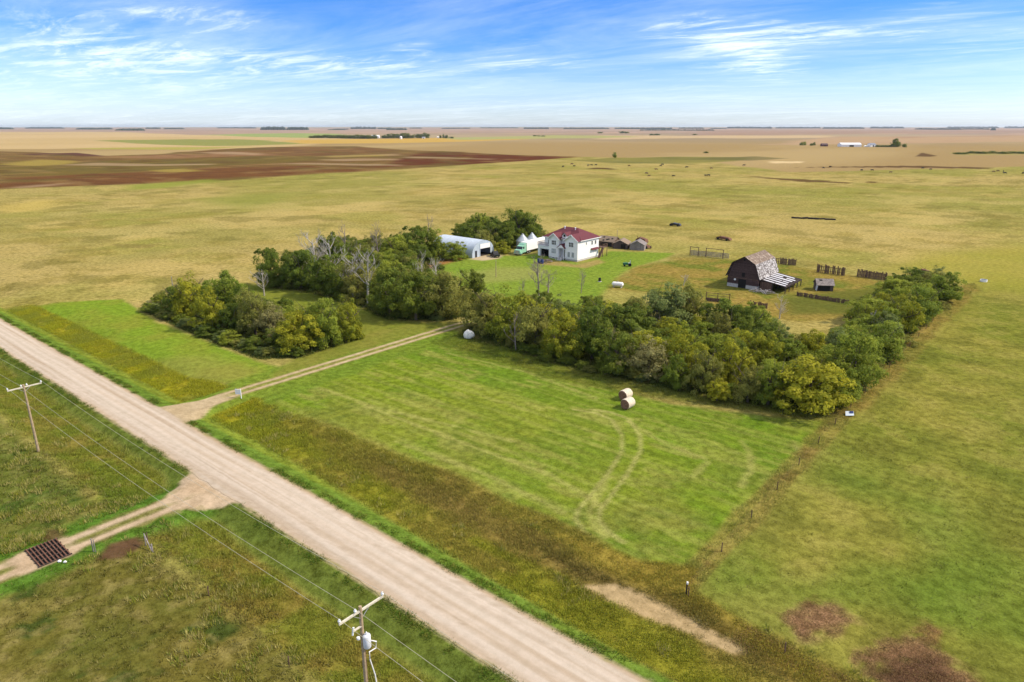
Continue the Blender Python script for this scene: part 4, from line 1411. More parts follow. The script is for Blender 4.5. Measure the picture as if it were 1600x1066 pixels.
def house():
    h = thing('house', 'white two-storey house with maroon hip roof and balcony over its open garage', 'house', (-24.6, 137.8, -.05))
    W, D, E = 13.9, 11.8, 6.4
    w = MB()
    w.box(-W, 0, 1.6, D, .55, E)                       # main block
    w.build('wall', WHITE, h)
    w = MB()
    w.box(-W + .003, -.003, 1.603, D - .003, -.3, .55)
    w.box(-11.0, -7.15, .003, 1.6, -.3, .55)
    w.box(-4.7, -.003, .003, 1.6, -.3, .55)
    w.build('foundation', CONCRETE, h)
    # two gabled bays on the front
    for x0, x1, top in ((-11.05, -7.1, 8.05), (-4.75, 0.004, 8.2)):
        xm = (x0 + x1) / 2
        b = MB().prism([(x0, .55), (x1, .55), (x1, E + .1), (xm, top - .18), (x0, E + .1)], 0, 3.2)
        b.build('bay', WHITE, h)
        r = MB()
        for sx in (-1, 1):
            ex = xm + sx * ((x1 - x0) / 2 + .4)
            ez = E + .1 - .4 * (top - E - .1) / ((x1 - x0) / 2)
            r.slab([(xm, -.45, top), (ex, -.45, ez), (ex, 5.2, ez), (xm, 5.2, top)], .12)
        gr = r.build('gable_roof', MAROON, h)
        t = MB()
        for sx in (-1, 1):
            ex = xm + sx * ((x1 - x0) / 2 + .42)
            ez = E + .1 - .42 * (top - E - .1) / ((x1 - x0) / 2)
            t.bar((xm, -.47, top - .10), (ex, -.47, ez - .10), .07, .24)
        t.build('bargeboard', TRIM, gr)
    # hip roof
    o = .55
    r = MB()
    a, b, c, d = (-W - o, 1.6 - o - .1, E + .02), (o, 1.6 - o - .1, E + .02), (o, D + o, E + .02), (-W - o, D + o, E + .02)
    p, q = (-9.4, 6.6, 9.35), (-4.6, 6.6, 9.35)
    r.add([a, b, c, d, p, q], [(0, 1, 5, 4), (1, 2, 5), (2, 3, 4, 5), (3, 0, 4), (3, 2, 1, 0)])
    roof = r.build('roof', MAROON, h)
    f = MB()
    f.bar((a[0], a[1], E - .08), (b[0], b[1], E - .08), .06, .2)
    f.bar((b[0], b[1], E - .08), (c[0], c[1], E - .08), .06, .2)
    f.bar((c[0], c[1], E - .08), (d[0], d[1], E - .08), .06, .2)
    f.bar((d[0], d[1], E - .08), (a[0], a[1], E - .08), .06, .2)
    f.build('fascia', TRIM, roof)
    for x, y, z in ((-9.0, 5.7, 8.95), (-4.9, 5.6, 8.95)):
        MB().lathe([(.16, z - .3), (.16, z + .4), (.26, z + .42), (.26, z + .62)], 10, (x, y)).build('roof_vent', WHITE_PLAIN, roof)
    # round-window dormer
    dm = MB().prism([(-6.75, 6.3), (-5.15, 6.3), (-5.15, 7.5), (-5.95, 8.25), (-6.75, 7.5)], 1.25, 4.6).build('dormer', WHITE, h)
    rr = MB()
    for sx in (-1, 1):
        rr.slab([(-5.95, 1.0, 8.42), (-5.95 + sx * 1.1, 1.0, 7.4), (-5.95 + sx * 1.1, 4.8, 7.4), (-5.95, 4.8, 8.42)], .1)
    rr.build('dormer_roof', MAROON, dm)
    rw = MB()
    n = 20
    rw.add([(-5.95 + .42 * math.cos(2 * PI * k / n), 1.23 - .02, 7.35 + .42 * math.sin(2 * PI * k / n)) for k in range(n)] + [(-5.95 + .42 * math.cos(2 * PI * k / n), 1.3, 7.35 + .42 * math.sin(2 * PI * k / n)) for k in range(n)],
           [tuple(range(n))] + [(k, (k + 1) % n, (k + 1) % n + n, k + n) for k in range(n)])
    rw.build('round_window', GLASS, dm)

    def window(x0, x1, z0, z1, y, cols, glass=GLASS, side='y'):
        fr, gl = MB(), MB()
        if side == 'y':
            gl.box(x0, x1, y - .02, y + .05, z0, z1)
            for k in range(cols + 1):
                xx = x0 + (x1 - x0) * k / cols
                fr.box(xx - .05, xx + .05, y - .07, y + .02, z0 - .06, z1 + .06)
            for zz in (z0, z1):
                fr.box(x0 - .05, x1 + .05, y - .068, y + .018, zz - .07, zz + .07)
            if cols > 1:
                fr.box(x0, x1, y - .066, y + .016, (z0 + z1) / 2 - .025, (z0 + z1) / 2 + .025)
        else:
            gl.box(y - .05, y + .02, x0, x1, z0, z1)
            for xx in (x0, x1):
                fr.box(y - .02, y + .07, xx - .06, xx + .06, z0 - .06, z1 + .06)
            for zz in (z0, z1):
                fr.box(y - .018, y + .068, x0 - .06, x1 + .06, zz - .06, zz + .06)
        g = gl.build('window', glass, h)
        fr.build('frame', TRIM, g)
    window(-9.95, -8.25, 4.3, 5.75, 0, 3)
    window(-9.95, -8.25, 1.6, 3.2, 0, 3, PALE_GLASS)
    window(-3.3, -1.6, 4.3, 5.75, 0, 3)
    window(-3.75, -2.75, 1.05, 2.75, 0, 1, PALE_GLASS)
    window(-2.2, -1.2, 1.05, 2.75, 0, 1, PALE_GLASS)
    window(-12.5, -11.9, 4.1, 5.5, 1.6, 1)
    window(-9.7, -8.7, .05, .45, 0, 1)
    window(4.6, 5.0, 4.6, 5.7, 0, 1, side='x')
    window(7.5, 8.3, 4.3, 5.6, 0, 1, side='x')
    window(9.5, 10.3, 4.3, 5.6, 0, 1, side='x')
    # entrance porch with stairs
    d = MB().box(-6.55, -5.55, 1.52, 1.58, .7, 2.9).build('front_door', GLASS, h)
    MB().box(-6.68, -6.55, 1.5, 1.6, .7, 3.0).box(-5.55, -5.42, 1.5, 1.6, .7, 3.0).box(-6.68, -5.42, 1.498, 1.602, 2.9, 3.05).build('door_frame', TRIM, d)
    MB().box(-6.4, -5.7, 1.53, 1.585, 3.25, 3.75).build('transom_window', GLASS, h)
    pr = MB()
    pr.slab([(-5.9, -.7, 5.0), (-7.5, -.7, 3.75), (-7.5, 1.7, 3.75), (-5.9, 1.7, 5.0)], .12)
    pr.slab([(-5.9, -.7, 5.0), (-4.4, -.7, 3.75), (-4.4, 1.7, 3.75), (-5.9, 1.7, 5.0)], .12)
    por = pr.build('porch_roof', MAROON, h)
    MB().prism([(-7.3, 3.7), (-4.6, 3.7), (-5.9, 4.78)], -.62, -.5).build('porch_gable', TRIM, por)
    pp = MB()
    for x in (-7.0, -4.85):
        pp.bar((x, -.5, 0), (x, -.5, 3.75), .16)
    pp.build('porch_post', TRIM, h)
    st = MB()
    st.box(-7.0, -4.85, -.65, 1.58, .45, .62)
    for k in range(4):
        st.box(-6.8, -5.1, -.65 - .32 * (k + 1), -.65 - .32 * k, -.2, .45 - .13 * k)
    st.build('front_steps', CONCRETE, h)
    rl = MB()
    for x in (-6.9, -5.0):
        rl.bar((x, -.6, 1.5), (x, -2.0, .95), .06)
        rl.bar((x, -2.0, 0), (x, -2.0, .95), .06)
        rl.bar((x, -.6, .6), (x, -.6, 1.5), .06)
    rl.build('stair_railing', TRIM, h)
    # garage wing under the balcony
    g = MB()
    g.box(-16.1, -11.05, .9, 6.5, 2.45, 3.35)
    g.box(-16.1, -15.2, .9, 6.5, -.3, 2.45)
    g.box(-11.4, -11.05, .9, 6.5, -.3, 2.45)
    g.box(-15.2, -11.4, 6.3, 6.5, -.3, 2.45)
    g.build('garage_wall', WHITE, h)
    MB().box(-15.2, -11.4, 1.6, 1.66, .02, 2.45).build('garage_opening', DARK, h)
    MB().box(-16.25, -10.95, .7, 6.6, 3.35, 3.5).build('balcony_floor', TRIM, h)
    b = MB()
    for k in range(12):
        x = -16.1 + 5.0 * k / 11
        b.bar((x, .85, 3.5), (x, .85, 4.5), .1)
    for k in range(12):
        y = .85 + 5.5 * k / 11
        b.bar((-16.1, y, 3.5), (-16.1, y, 4.5), .1)
    for z in (3.75, 4.5):
        b.bar((-16.1, .85, z), (-11.1, .85, z), .12)
        b.bar((-16.1, .85, z), (-16.1, 6.4, z), .08)
    b.build('balcony_railing', mat('grey_railing', (.34, .29, .30), .8, .2, 4), h)
    # side awning, rear deck
    MB().slab([(.02, 7.3, 3.25), (.02, 11.2, 3.25), (.85, 11.2, 2.8), (.85, 7.3, 2.8)], .1).build('awning', MAROON, h)
    dk = MB()
    dk.box(-1.5, 1.6, 11.85, 14.6, 2.9, 3.05)
    for x, y in ((1.5, 12.0), (1.5, 14.5), (-1.4, 14.5)):
        dk.bar((x, y, -.3), (x, y, 4.0), .16)
    for z in (3.5, 4.0):
        dk.bar((1.5, 12.0, z), (1.5, 14.5, z), .08)
        dk.bar((1.5, 14.5, z), (-1.4, 14.5, z), .08)
    dk.slab([(1.1, 12.0, 3.0), (1.9, 12.0, 3.0), (1.9, 9.6, .1), (1.1, 9.6, .1)], .2)
    dk.build('back_deck', BROWNWOOD, h)
    return h


house()


def arched_shed():
    q = thing('arched_metal_shed', 'long arched blue-grey metal shed with half-open white door', 'shed', (-53.6, 126.6, 0))
    n, R, Hh = 22, 5.3, 5.05
    L = 18.3
    prof = []
    for k in range(n + 1):
        a = PI * k / n
        prof.append((-R * math.cos(a), max(.02, Hh * math.sin(a) ** .72)))
    vs = [(x, y, z) for x in (0, -L) for y, z in prof]
    fs = [(k, k + 1, k + 2 + n, k + 1 + n) for k in range(n)]
    w = MB().add(vs, fs)
    prof2 = [(y * .985, z - .08) for y, z in prof]
    w.add([(x, y, z) for x in (-.02, -L + .02) for y, z in prof2], fs)
    w.build('arched_roof', STEEL, q, True)
    # front wall with the big opening left out (opening y 0.0..3.6, z 0..3.9)
    y0, y1, zt = -1.5, 3.3, 4.05
    f = MB()
    pts = [(y * .985, z - .03) for y, z in prof]

    def top(y):
        for (a, za), (b, zb) in zip(pts[:-1], pts[1:]):
            if a <= y <= b:
                return za + (zb - za) * (y - a) / (b - a + 1e-9)
        return .02
    ys = sorted([p[0] for p in pts] + [y0, y1])
    for a, b in zip(ys[:-1], ys[1:]):
        lo = zt if (a >= y0 - 1e-6 and b <= y1 + 1e-6) else -.2
        if min(top(a), top(b)) <= lo:
            continue
        f.add([(x, yy, zz) for x in (-.05, .02) for yy, zz in ((a, lo), (b, lo), (b, top(b)), (a, top(a)))],
              [(0, 1, 2, 3), (7, 6, 5, 4), (0, 4, 5, 1), (2, 6, 7, 3)])
    f.build('front_wall', STEEL_END, q)
    b = MB()
    vsb = [(-L + .05, y * .98, z - .05) for y, z in prof]
    b.add(vsb, [tuple(range(len(vsb)))])
    b.build('back_wall', STEEL_END, q)
    MB().box(.0, .06, y0, y1, 2.45, zt).build('rolling_door', WHITE_PLAIN, q)
    MB().box(.03, .12, y0 - .18, y0, 0, zt + .15).box(.03, .12, y1, y1 + .18, 0, zt + .15).box(.03, .12, y0, y1, zt, zt + .15).build('door_frame', STEEL_END, q)
    MB().box(.02, .07, -3.9, -3.05, 0, 2.1).build('side_door', BLACKP, q)
    MB().box(-L + .3, -.3, -5.0, 5.0, -.04, .03).build('floor_slab', mat('dark_dirt', (.05, .04, .035), .95, .3, 2), q)
    return q


arched_shed()


def grain_bins():
    for i, (px, py, lab) in enumerate(((816.7, 365.1, 'round steel grain bin with cone roof, just above the mint green truck'), (831.3, 363.4, 'round steel grain bin with cone roof, nearer the house'))):
        x, y = at(px, py, 5.0)
        b = thing('grain_bin', lab, 'grain bin', (x, y, hz(x, y)), 0, 'grain bins behind the truck')
        MB().lathe([(2.2, -.2), (2.2, 2.6)], 32).build('bin_wall', GALV, b, True)
        rf = MB().lathe([(2.32, 2.55), (2.32, 2.62), (.3, 4.8)], 32).build('cone_roof', GALV, b, True)
        MB().lathe([(.34, 4.75), (.34, 5.0), (.05, 5.1)], 12).build('roof_cap', CHROME, rf)
        MB().box(-.4, .4, -2.28, -2.16, .3, 2.2).build('bin_door', CHROME, b)


grain_bins()


def wheels(parent, spots, r, w, n=18):
    for x, y in spots:
        t = MB()
        t.tube([(x - w / 2, y, r), (x + w / 2, y, r)], [r, r], n)
        wh = t.build('wheel', RUBBER, parent, True)
        MB().tube([(x - w / 2 - .02, y, r), (x + w / 2 + .02, y, r)], [r * .55] * 2, n).build('rim', CHROME, wh, True)


def truck():
    t = thing('truck', 'mint green truck parked at the front of the long white trailer', 'truck', (-45.9, 136.4, 0), .09)
    c = MB()
    c.prism([(-2.3, .75), (-2.3, 1.7), (-.9, 1.85), (-.6, 2.75), (.1, 3.0), (.6, 3.55), (1.5, 3.55), (1.5, .75)], -1.1, 1.1, axis='x')
    c.build('cab', MINT, t)
    MB().prism([(-.98, 1.85), (-.68, 2.7), (-.62, 2.68), (-.92, 1.83)], -.98, .98, axis='x').build('windscreen', GLASS, t)
    for s in (-1, 1):
        MB().box(min(s * 1.095, s * 1.125), max(s * 1.095, s * 1.125), -.5, .35, 1.95, 2.65).build('side_window', GLASS, t)
        MB().box(s * 1.2 - .09, s * 1.2 + .09, -2.2, -1.0, .55, 1.15).build('fender', MINT, t)
        MB().lathe([(.16, 1.15), (.16, 1.4)], 10, (s * .8, -2.3)).build('headlight', CHROME, t)
    MB().box(-.6, .6, -2.36, -2.3, .85, 1.65).build('grille', CHROME, t)
    MB().box(-1.1, 1.1, -2.6, -2.38, .45, .8).build('bumper', CHROME, t)
    MB().box(-.5, .5, -2.2, 4.4, .55, .75).build('chassis', BLACKP, t)
    for s in (-1, 1):
        MB().lathe([(.07, 1.0), (.07, 3.7)], 10, (s * 1.0, 1.65)).build('exhaust_stack', CHROME, t)
    wheels(t, [(-.95, -1.6), (.95, -1.6), (-.95, 2.4), (.95, 2.4), (-.95, 3.5), (.95, 3.5)], .48, .32)
    tr = thing('trailer', 'long white box trailer behind the mint green truck', 'trailer', (-46.2, 138.2, 0), .09)
    MB().box(-1.25, 1.25, 0, 14.2, 1.1, 3.7).build('trailer_box', WHITE_PLAIN, tr)
    MB().box(-1.32, 1.32, -.02, 14.22, 1.0, 1.1).build('bottom_rail', CHROME, tr)
    MB().box(-1.25, 1.25, 14.2, 14.26, 1.2, 3.6).build('rear_door', TRIM, tr)
    MB().box(-.6, .6, 1.5, 13.5, .8, 1.05).build('chassis', BLACKP, tr)
    for x in (-.6, .6):
        MB().bar((x, 3.4, 0), (x, 3.4, 1.05), .12).build('landing_leg', BLACKP, tr)
    wheels(tr, [(-1.05, 11.4), (1.05, 11.4), (-1.05, 12.7), (1.05, 12.7)], .5, .34)


truck()


def pickup():
    x, y = at(773, 401)
    p = thing('pickup_truck', 'small black pickup beside the arched shed door', 'pickup', (x, y, 0), -.5)
    b = MB()
    b.prism([(-2.6, .45), (2.5, .45), (2.5, 1.05), (.4, 1.1), (-.9, 1.12), (-2.6, 1.0)], -.92, .92)
    b.build('body', BLACKP, p)
    MB().prism([(-1.0, 1.1), (1.05, 1.1), (.75, 1.75), (-.35, 1.75)], -.82, .82).build('cabin', BLACKP, p)
    MB().prism([(-1.03, 1.14), (-.98, 1.14), (-.42, 1.70), (-.47, 1.70)], -.7, .7).build('windscreen', GLASS, p)
    wheels2 = [(-1.7, -.8), (-1.7, .8), (1.6, -.8), (1.6, .8)]
    for a, c in wheels2:
        wh = MB().tube([(a, c - .12, .38), (a, c + .12, .38)], [.38] * 2, 16).build('wheel', RUBBER, p, True)
        MB().tube([(a, c - .13, .38), (a, c + .13, .38)], [.2] * 2, 12).build('rim', CHROME, wh, True)


pickup()


def yard_things():
    for i, (px, py, lab) in enumerate(((842, 411, 'dark blue plastic barrel left of its twin below the garage'), (847, 412, 'dark blue plastic barrel right of its twin below the garage'))):
        x, y = at(px, py)
        b = thing('barrel', lab, 'barrel', (x, y, 0), 0, 'blue barrels in front of the garage')
        MB().lathe([(.42, 0), (.47, .1), (.5, .6), (.47, 1.25), (.42, 1.35)], 18).build('drum', BLUEP, b, True)
        MB().lathe([(.44, 1.33), (.44, 1.4), (.1, 1.41)], 18).build('lid', BLACKP, b)
    x, y = at(855, 410)
    b = thing('scrap_heap', 'low heap of grey boards and oddments right of the blue barrels', 'scrap heap', (x, y, 0))
    r = random.Random(4)
    for k in range(14):
        a = r.uniform(0, PI)
        cx, cy = r.uniform(-1.5, 1.5), r.uniform(-1, 1)
        z = .1 + .05 * k
        MB().bar((cx - math.cos(a), cy - math.sin(a), z), (cx + math.cos(a), cy + math.sin(a), z + r.uniform(-.08, .25)), .22, .06).build('board', GREYWOOD2 if k % 3 else BROWNWOOD, b)
    # ride-on mower
    x, y = at(981, 416)
    m = thing('lawn_tractor', 'green lawn tractor with white seat on the lawn edge', 'lawn tractor', (x, y, 0), .6)
    MB().prism([(-1.4, .45), (.9, .45), (.9, .8), (0, .85), (-.3, 1.1), (-1.35, 1.0)], -.42, .42).build('body', GREENP, m)
    MB().box(.1, .7, -.35, .35, .85, 1.0).box(.6, .75, -.35, .35, 1.0, 1.6).build('seat', WHITE_PLAIN, m)
    MB().bar((-.35, 0, 1.1), (-.05, 0, 1.5), .06).tube([(-.05 + .02 * math.sin(k), .25 * math.cos(k * PI / 5), 1.5 + .25 * math.sin(k * PI / 5)) for k in range(11)], .025, 6).build('steering_wheel', BLACKP, m)
    MB().box(-1.5, -1.42, -.3, .3, .5, .95).build('grille', BLACKP, m)
    MB().tube([(.75, -.4, 1.0), (.75, -.4, 2.0), (.75, .4, 2.0), (.75, .4, 1.0)], .04, 6).build('roll_bar', GREENP, m)
    for a, c, rr in ((-1.0, -.5, .28), (-1.0, .5, .28), (.55, -.55, .48), (.55, .55, .48)):
        MB().tube([(a, c - .12, rr), (a, c + .12, rr)], [rr] * 2, 16).build('wheel', RUBBER, m, True)
    # fire barrel and white tank
    x, y = at(937, 440)
    b = thing('burn_barrel', 'black rusty burn barrel on the lawn left of the white tank', 'barrel', (x, y, 0))
    MB().lathe([(.34, 0), (.36, .05), (.36, .45), (.39, .47), (.36, .5), (.36, 1.0), (.33, 1.0), (.33, .3)], 20).build('drum', BLACKP, b, True)
    MB().lathe([(.55, 0), (.5, .06), (.2, .1)], 14).build('ash_ring', CONCRETE, b)
    x, y = at(965, 449)
    t = thing('storage_tank', 'white horizontal tank beside a bush at the edge of the gold grass', 'tank', (x, y, 0), .3)
    pts, rad = [], []
    for k in range(13):
        u = -1 + 2 * k / 12
        pts.append((u * 1.55, 0, .85))
        rad.append(.58 * math.sqrt(max(0.02, 1 - max(0, (abs(u) - .7) / .31) ** 2)))
    MB().tube(pts, rad, 20).build('shell', WHITE_PLAIN, t, True)
    for a in (-1.0, 1.0):
        MB().box(a - .12, a + .12, -.5, .5, 0, .45).build('cradle', CONCRETE, t)
    MB().lathe([(.16, 1.35), (.16, 1.62), (.05, 1.66)], 12).build('valve_dome', CHROME, t)


yard_things()


def barn():
    b = thing('barn', 'weathered dark gambrel-roofed barn with peeling grey roof', 'barn', (28.6, 135.6, 0))
    hw, D, ez, kx, kz, pz = 4.15, 13.2, 3.0, 2.95, 6.45, 8.15
    prof = [(-hw, .9), (hw, .9), (hw, ez), (kx, kz), (0, pz), (-kx, kz), (-hw, ez)]
    w = MB()
    w.prism([(x * .985, z if z < 1 else z - .1) for x, z in prof], 0, D)
    w.build('wall', OLDWOOD, b)
    MB().box(-hw * .98, -1.1, .02, D - .02, -.3, .9).box(.95, hw * .98, .02, D - .02, -.3, .9).build('foundation', CONCRETE, b)
    for sx in (1, -1):
        nm = 1 if sx > 0 else 0
        r = MB()
        r.slab([(0, -.35, pz + .02), (sx * (kx + .05), -.35, kz + .02), (sx * (kx + .05), D + .3, kz + .02), (0, D + .3, pz + .02)], .1)
        r.build('upper_roof', SHINGLE_BROWN, b)
        r = MB()
        r.slab([(sx * (kx + .05), -.3, kz), (sx * (hw + .35), -.3, ez - .25), (sx * (hw + .35), D + .25, ez - .25), (sx * (kx + .05), D + .25, kz)], .1)
        r.build('lower_roof', SHINGLE_PEEL, b)
    # bent edge boards along the gable
    t = MB()
    P = [(-hw - .3, ez - .3), (-kx - .05, kz), (0, pz + .02), (kx + .05, kz), (hw + .3, ez - .3)]
    for (x0, z0), (x1, z1) in zip(P[:-1], P[1:]):
        t.bar((x0, -.38, z0 - .04), (x1, -.38, z1 - .04), .08, .2)
    t.build('bargeboard', mat('black_wood', (.03, .022, .02), .9, .3, 3), b)
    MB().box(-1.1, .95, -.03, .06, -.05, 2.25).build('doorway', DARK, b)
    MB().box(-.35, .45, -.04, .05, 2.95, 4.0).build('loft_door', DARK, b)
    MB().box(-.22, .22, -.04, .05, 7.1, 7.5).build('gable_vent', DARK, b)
    MB().box(-hw * .98, hw * .98, -.05, .0, 2.42, 2.6).build('girt_board', BROWNWOOD, b)
    n = 14
    MB().add([(-2.05 + .28 * math.cos(2 * PI * k / n), -.05, 2.0 + .28 * math.sin(2 * PI * k / n)) for k in range(n)] + [(-2.05 + .28 * math.cos(2 * PI * k / n), .02, 2.0 + .28 * math.sin(2 * PI * k / n)) for k in range(n)],
             [tuple(range(n))] + [(k, (k + 1) % n, (k + 1) % n + n, k + n) for k in range(n)]).build('white_disc', WHITE_PLAIN, b)
    # half-stripped lean-to on the sunny side
    x0, x1, z0, z1 = hw + .1, hw + 6.6, 2.75, 1.75
    y0, y1 = .8, 12.6
    fr = MB()
    for k in range(9):
        y = y0 + (y1 - y0) * k / 8
        fr.bar((x0, y, z0 - .12), (x1 + .2, y, z1 - .14), .12, .16)
    for k in range(5):
        y = y0 + (y1 - y0) * k / 4
        fr.bar((x1, y, -.3), (x1, y, z1 - .1), .2)
        fr.bar((x0 + 3.2, y, -.3), (x0 + 3.2, y, z0 - .6), .18)
    fr.bar((x1, y0 - .2, z1 - .25), (x1, y1 + .2, z1 - .25), .18)
    fr.build('lean_to_frame', mat('dark_frame_wood', (.055, .04, .036), .9, .3, 3), b)
    MB().slab([(x0 + .05, y0, z0 - .13), (x1, y0, z1 - .15), (x1, y1, z1 - .15), (x0 + .05, y1, z0 - .13)], .05).build('lean_to_sheathing', mat('dark_sheathing', (.05, .036, .034), .9, .4, 3, stripes=(0, 3, .4)), b)
    tin = mat('white_tin_sheet', (.66, .65, .68), .5, .2, 1.6, metallic=.1, col2=(.34, .31, .30), thr=(.52, .66))
    r = random.Random(3)
    for j, (yy, segs) in enumerate(((1.0, ((.10, .52), (.56, .97))), (3.0, ((.02, .93),)), (4.9, ((.0, .60), (.64, .88))), (6.8, ((.05, .90),)), (8.7, ((.0, .44), (.58, .93))), (10.6, ((.0, .80),)))):
        for a, c in segs:
            xa, xb = x0 + (x1 - x0) * a, x0 + (x1 - x0) * c
            za, zb = z0 + (z1 - z0) * a + .03, z0 + (z1 - z0) * c + .03
            w_ = r.uniform(.7, 1.0)
            sk = r.uniform(-.15, .15)
            MB().slab([(xa, yy, za), (xb, yy + sk, zb), (xb, yy + w_ + sk, zb), (xa, yy + w_, za)], .03).build('roof_sheet', tin, b)
    MB().box(x0 + .5, x1 - 1.4, y1 - .12, y1, -.2, 1.9).box(x0 + .1, x0 + 3.0, y0, y0 + .12, -.2, 2.2).build('lean_to_wall', BROWNWOOD, b)
    # collapsed boards in front
    px, py = at(1190, 455)
    p = thing('board_pile', 'collapsed pile of grey boards in front of the barn lean-to', 'board pile', (34.4, 133.6, 0))
    for k in range(22):
        a = r.uniform(-.9, .9) + (PI / 2 if k % 3 == 0 else 0)
        cx, cy = r.uniform(-2.6, 2.6), r.uniform(-1.0, 1.0)
        ln = r.uniform(1.0, 2.0)
        z = .12 + .9 * r.random() * (1 - abs(cx) / 3.4)
        MB().bar((cx - math.cos(a) * ln, cy - math.sin(a) * ln * .6, max(.05, z - r.uniform(0, .5))), (cx + math.cos(a) * ln, cy + math.sin(a) * ln * .6, z + r.uniform(0, .5)), .2, .05).build('board', GREYWOOD2 if k % 4 else mat('pale_boards', (.42, .40, .40), .9, .3, 3), p)
    # the white propped frame on the pile
    q = MB()
    for s in (-1, 1):
        q.bar((s * 1.6, -1.1, .1), (0, -1.0, 1.25), .1)
        q.bar((s * 1.0, -1.1, .1), (0, -1.05, .85), .1)
    q.build('propped_rafters', mat('pale_boards', (.42, .40, .40), .9, .3, 3), p)


barn()


def gable_shed(name, label, x, y, rz, w, d, hwall, hpk, wallm, roofm, opening, axis='x', group=None, hole=0, overhang=.25):
    """Small shed: ridge along local x; the front faces -y."""
    s = thing(name, label, 'shed', (x, y, hz(x, y)), rz, group)
    if axis == 'x':
        MB().prism([(0, -.2), (d, -.2), (d, hwall), (d / 2, hpk - .08), (0, hwall)], -w / 2, w / 2, axis='x').build('wall', wallm, s)
        k = (hpk - hwall) / (d / 2)
        for sg in (0, 1):
            ye = -overhang if sg == 0 else d + overhang
            r = MB()
            x0, x1 = -w / 2 - overhang, w / 2 + overhang
            r.slab([(x0, d / 2, hpk), (x1, d / 2, hpk), (x1, ye, hwall - k * overhang), (x0, ye, hwall - k * overhang)], .09)
            rf = r.build('roof', roofm, s)
            for q in range(hole if sg == 0 else 0):
                f = .15 + .6 * ((q * .618) % 1)
                xx = x0 + (x1 - x0) * (.12 + .7 * ((q * .37 + .1) % 1))
                yy = d / 2 + (ye - d / 2) * f
                zz = hpk + (hwall - k * overhang - hpk) * f
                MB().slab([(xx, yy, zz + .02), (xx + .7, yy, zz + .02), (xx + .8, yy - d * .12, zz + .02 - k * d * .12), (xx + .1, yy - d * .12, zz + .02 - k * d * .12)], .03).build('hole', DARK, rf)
    else:
        MB().prism([(-w / 2, -.2), (w / 2, -.2), (w / 2, hwall), (0, hpk - .08), (-w / 2, hwall)], 0, d).build('wall', wallm, s)
        k = (hpk - hwall) / (w / 2)
        for sg in (-1, 1):
            MB().slab([(0, -overhang, hpk), (sg * (w / 2 + overhang), -overhang, hwall - k * overhang), (sg * (w / 2 + overhang), d + overhang, hwall - k * overhang), (0, d + overhang, hpk)], .09).build('roof', roofm, s)
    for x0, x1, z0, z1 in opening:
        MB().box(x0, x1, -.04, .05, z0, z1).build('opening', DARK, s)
    return s


